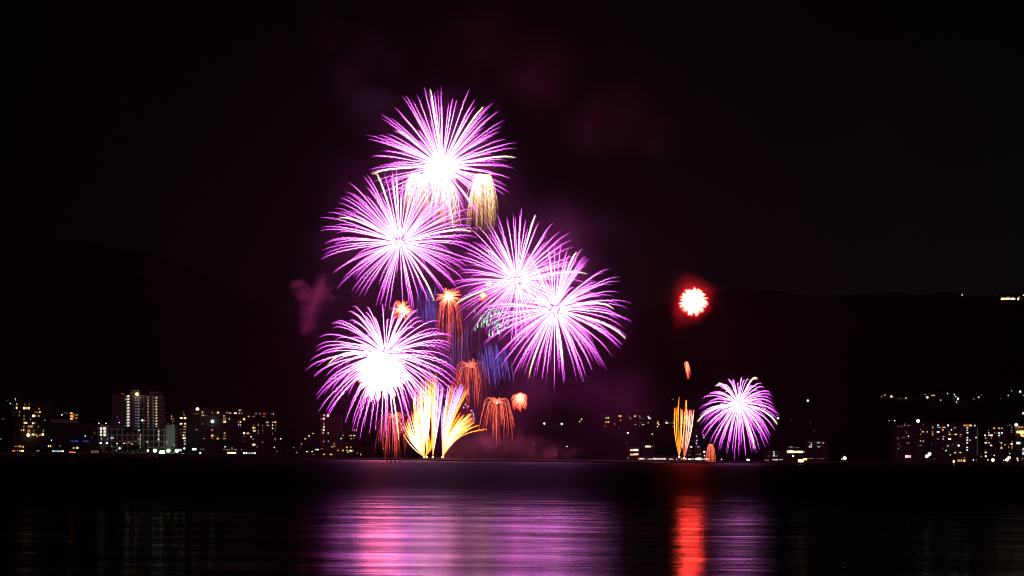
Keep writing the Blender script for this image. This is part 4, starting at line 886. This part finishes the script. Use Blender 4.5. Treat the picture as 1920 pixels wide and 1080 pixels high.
boat(41, 851, 12, 'o', 2, 'boat with an orange red glowing cabin at the left shore', [(-.76,-.2,'r',2.5),(-.18,.3,'o',3.5),(.32,.7,'y',1.5)], D=2150)
boat(27, 851, 8, 'o', 1, 'small boat with dim orange windows near the left edge', [(-.7,-.2,'o',1.2),(.1,.6,'r',.9)], D=2150)
boat(434.5, 853, 21, 'y', 3, 'boat with orange white windows moored before the arena', [(-.76,-.42,'o',3),(-.38,-.12,'y',2.6),(-.08,.2,'w',5),(.24,.5,'y',2),(.54,.76,'w',4)], D=2050)
boat(468, 854.3, 30, 'c', 2, 'long boat with teal windows right of the arena', [(-.78,-.55,'c',2.5),(-.46,-.36,'w',3),(-.3,-.1,'c',.4),(-.06,.1,'w',.35),(.14,.3,'c',.5),(.34,.52,'w',.5),(.56,.78,'c',1.4)], D=2000)
boat(1492+17, 862.5+7, 11, 'o', 3, 'small boat with an orange canopy light behind the glowing pleasure boat', [(-.7,-.1,'o',3),(.0,.7,'o',2.4)], D=1560)
boat(1802, 866+4, 20, 'o', 1, 'dim boat with a row of small orange windows before the tall block', [(-.76,-.5,'o',.6),(-.4,-.2,'o',.9),(-.1,.1,'o',1),(.3,.74,'o',1.6)], D=1540)
def buoy(x, y, c, st, r, label, group='tiny marker buoys in a line across the lake'):
    D = depth_on_water(x, y + 1.6); m = D/F; a, _ = ray(x, y)
    root = empty('buoy', (a*m, D, 0), label, 'buoy', group)
    MB().lathe([(.35, -.4), (.5, 0), (.42, .35), (.12, .5), (.09, 1.6*m - .1)], 0, 0, 8).build('float', paint('buoy_orange', (.4, .12, .03), .6), root)
    MB().ball((0, 0, 1.6*m + .05), r*m, 8, 6).build('lamp_head', emit(KEY[c], st, 'buoy_light'), root)
for x, y, c, l in [(4.3,853.6,'r','red marker buoy near the left edge'),(63,854,'G','green marker buoy before the brown apartment tower'),(205.5,856,'r','red marker buoy under the two round white lamps'),(271.5,856.2,'r','red marker buoy left of the floodlights'),
 (333.8,857,'r','red marker buoy under the rightmost floodlight'),(583.2,859.4,'r','red marker buoy before the golden lit tower'),(697,860.5,'r','red marker buoy under the left red willow'),(1012.7,864,'r','red marker buoy right of the launching platform'),(1106,865,'r','red marker buoy in the middle of the dark water edge'),
 (1196,866,'r','red marker buoy before the long waterfront building'),(1655.3,870,'r','red marker buoy left of the violet sign'),(1817.3,871.3,'r','red marker buoy right of the small orange boat'),(1855.7,871.8,'r','red marker buoy under the big amber lamp'),(1887,871.6,'r','red marker buoy under the big red lamps')]:
    buoy(x, y, c, 1.3, .5, l)
for x, y, l in [(863.5,864.5,'white marker buoy just right of the launching platform'),(1049.6,866.2,'first grey white marker buoy in the middle of the water edge'),(1072.3,866.6,'second grey white marker buoy in the middle of the water edge'),
 (717.5,868,'small white marker buoy left of the dark posts'),(1221.3,867.6,'leftmost of five pale buoys before the long waterfront building'),(1229,867.5,'second of five pale buoys before the long waterfront building'),(1233.4,867.6,'third of five pale buoys before the long waterfront building'),
 (1239.6,867.7,'fourth of five pale buoys before the long waterfront building'),(1251,867.9,'last of five pale buoys before the long waterfront building'),(279.8,853.4,'small white marker buoy left under the floodlights'),(293.6,856,'small white marker buoy right under the floodlights')]:
    buoy(x, y, 'w', 1.0, .5, l)
for x, l in [(725.5,'leftmost dark mooring post in the water left of the platform'),(733,'second dark mooring post in the water left of the platform'),(740.6,'third dark mooring post in the water left of the platform'),(750,'rightmost dark mooring post in the water left of the platform')]:
    D = depth_on_water(x, 867.8); m = D/F; a, _ = ray(x, 867.8)
    root = empty('mooring_post', (a*m, D, 0), l, 'post', 'dark posts standing in the lake')
    MB().lathe([(.3, -1), (.26, .9), (.2, 1.2)], 0, 0, 8).build('pile', hull_m, root)
    MB().box(-.55, .55, -.35, .35, 1.2, 1.35).lathe([(.18, 1.35), (.22, 1.6), (.05, 1.85)], 0, 0, 8).build('cap', hull_m, root)
def platform(x0, x1, y, D, label, hpx, tubes, name='launching_platform'):
    m = D/F; a0 = ray(x0, y)[0]*m; a1 = ray(x1, y)[0]*m; cx = (a0+a1)/2; L = (a1-a0)/2
    root = empty(name, (cx, D, 0), label, 'barge', 'launching platforms'); v = []; f = []; n = 26; rnd = random.Random(int(x0))
    for i in range(n+1):
        t = -1 + 2*i/n; w = 7*(1-abs(t)**4)+.5; z = hpx*m*(1-abs(t)**2.6)*rnd.uniform(.8, 1.05) + .25
        for k in range(6):
            u = -1 + 2*k/5; v.append((t*L, u*w, z*(1-.35*u*u)*rnd.uniform(.85, 1.1) if 0 < k < 5 else -.6))
    for i in range(n):
        for k in range(5): f.append((i*6+k, (i+1)*6+k, (i+1)*6+k+1, i*6+k+1))
    mesh_obj('deck', v, f, paint('rocky_mound', (.05, .035, .03), .95, .4, .6), root)
    for tx in tubes:
        q = ray(tx, y)[0]*m - cx
        MB().box(q-.7, q+.7, -3.2, -1.4, hpx*m*.5, hpx*m*.8+.35).build('mortar_rack', hull_m, root)
        MB().lathe([(.2, hpx*m*.8+.355), (.2, hpx*m*.8+1.1), (.13, hpx*m*.8+1.1), (.13, hpx*m*.8+.6)], q, -2.3, 10).build('mortar_tube', hull_m, root)
platform(779, 864, 863.2, MAIN, 'long low dark launching platform under the gold fountains', 4.4, (795, 800, 811.5, 829.5))
platform(1264, 1288, 864, 1292, 'small dark launching platform under the right golden fountain', 5.5, (1273.5, 1283))

# trees: tapered trunk, limbs and a crown of leaf clumps
LEAF = paint('night_leaves', (.05, .08, .03), .8, .5, .5); BARK = paint('bark', (.09, .06, .04), .9, .3, 2)
TREES = {}
def tree(x, y, wpx, hpx, D, label):
    m = D/F; rnd = random.Random(int(x*10)); W = wpx*m/2; Ht = hpx*m; p = on_land(x, y, D)
    root = empty('tree', p, label, 'tree', 'dark trees along the shore')
    t = MB().lathe([(Ht*.045, -1), (Ht*.032, Ht*.3), (Ht*.016, Ht*.7)], 0, 0, 7)
    t.build('trunk', BARK, root)
    v = []; f = []
    cl = [(Vector((rnd.uniform(-.8, .8)*W, rnd.uniform(-.8, .8)*W, Ht*rnd.uniform(.42, .86))), rnd.uniform(.22, .4)*W) for _ in range(16)] + [(Vector((0, 0, Ht*.62)), W*.75)]
    for c, r in cl:
        for _ in range(46):
            d = Vector((rnd.gauss(0, 1), rnd.gauss(0, 1), rnd.gauss(0, 1))).normalized()*r*rnd.uniform(.5, 1.1); q = c + d
            q.z = min(q.z, Ht); s1 = Vector((rnd.gauss(0, 1), rnd.gauss(0, 1), rnd.gauss(0, 1))).normalized()*.45
            s2 = s1.cross(Vector((rnd.gauss(0, 1), rnd.gauss(0, 1), rnd.gauss(0, 1)))).normalized()*.4
            n = len(v); v += [q-s1, q+s2, q+s1, q-s2]; f.append((n, n+1, n+2, n+3))
    mesh_obj('crown', v, f, LEAF, root)
for a in [(236,851,11,15,2196,'dark round tree left of the floodlights, left one of three'),(246,851,13,17,2197,'dark round tree left of the floodlights, middle one of three'),(256,851,12,16,2196,'dark round tree left of the floodlights, right one of three'),
 (269,851,12,14,2200,'tree lit green on the left side of the floodlights'),(296,851,9,13,2204,'tree lit green behind the floodlights'),(323,851,11,13,2204,'tree lit green before the rightmost floodlight'),
 (204,851,13,11,2198,'low dark tree beside the pavilion roof'),(354,851,11,14,2200,'dark tree between the white lamp and the lit sign'),(88,851,10,9,2200,'dark tree before the low hall left of its yellow windows'),
 (503,856,16,13,2120,'dark tree right of the long teal boat'),(536,857,20,12,2100,'broad dark tree in the gap right of the long slab'),(605,860,14,10,2030,'dark tree before the golden lit tower'),(682,862,18,11,1990,'dark tree left of the left red willow')]: tree(*a)
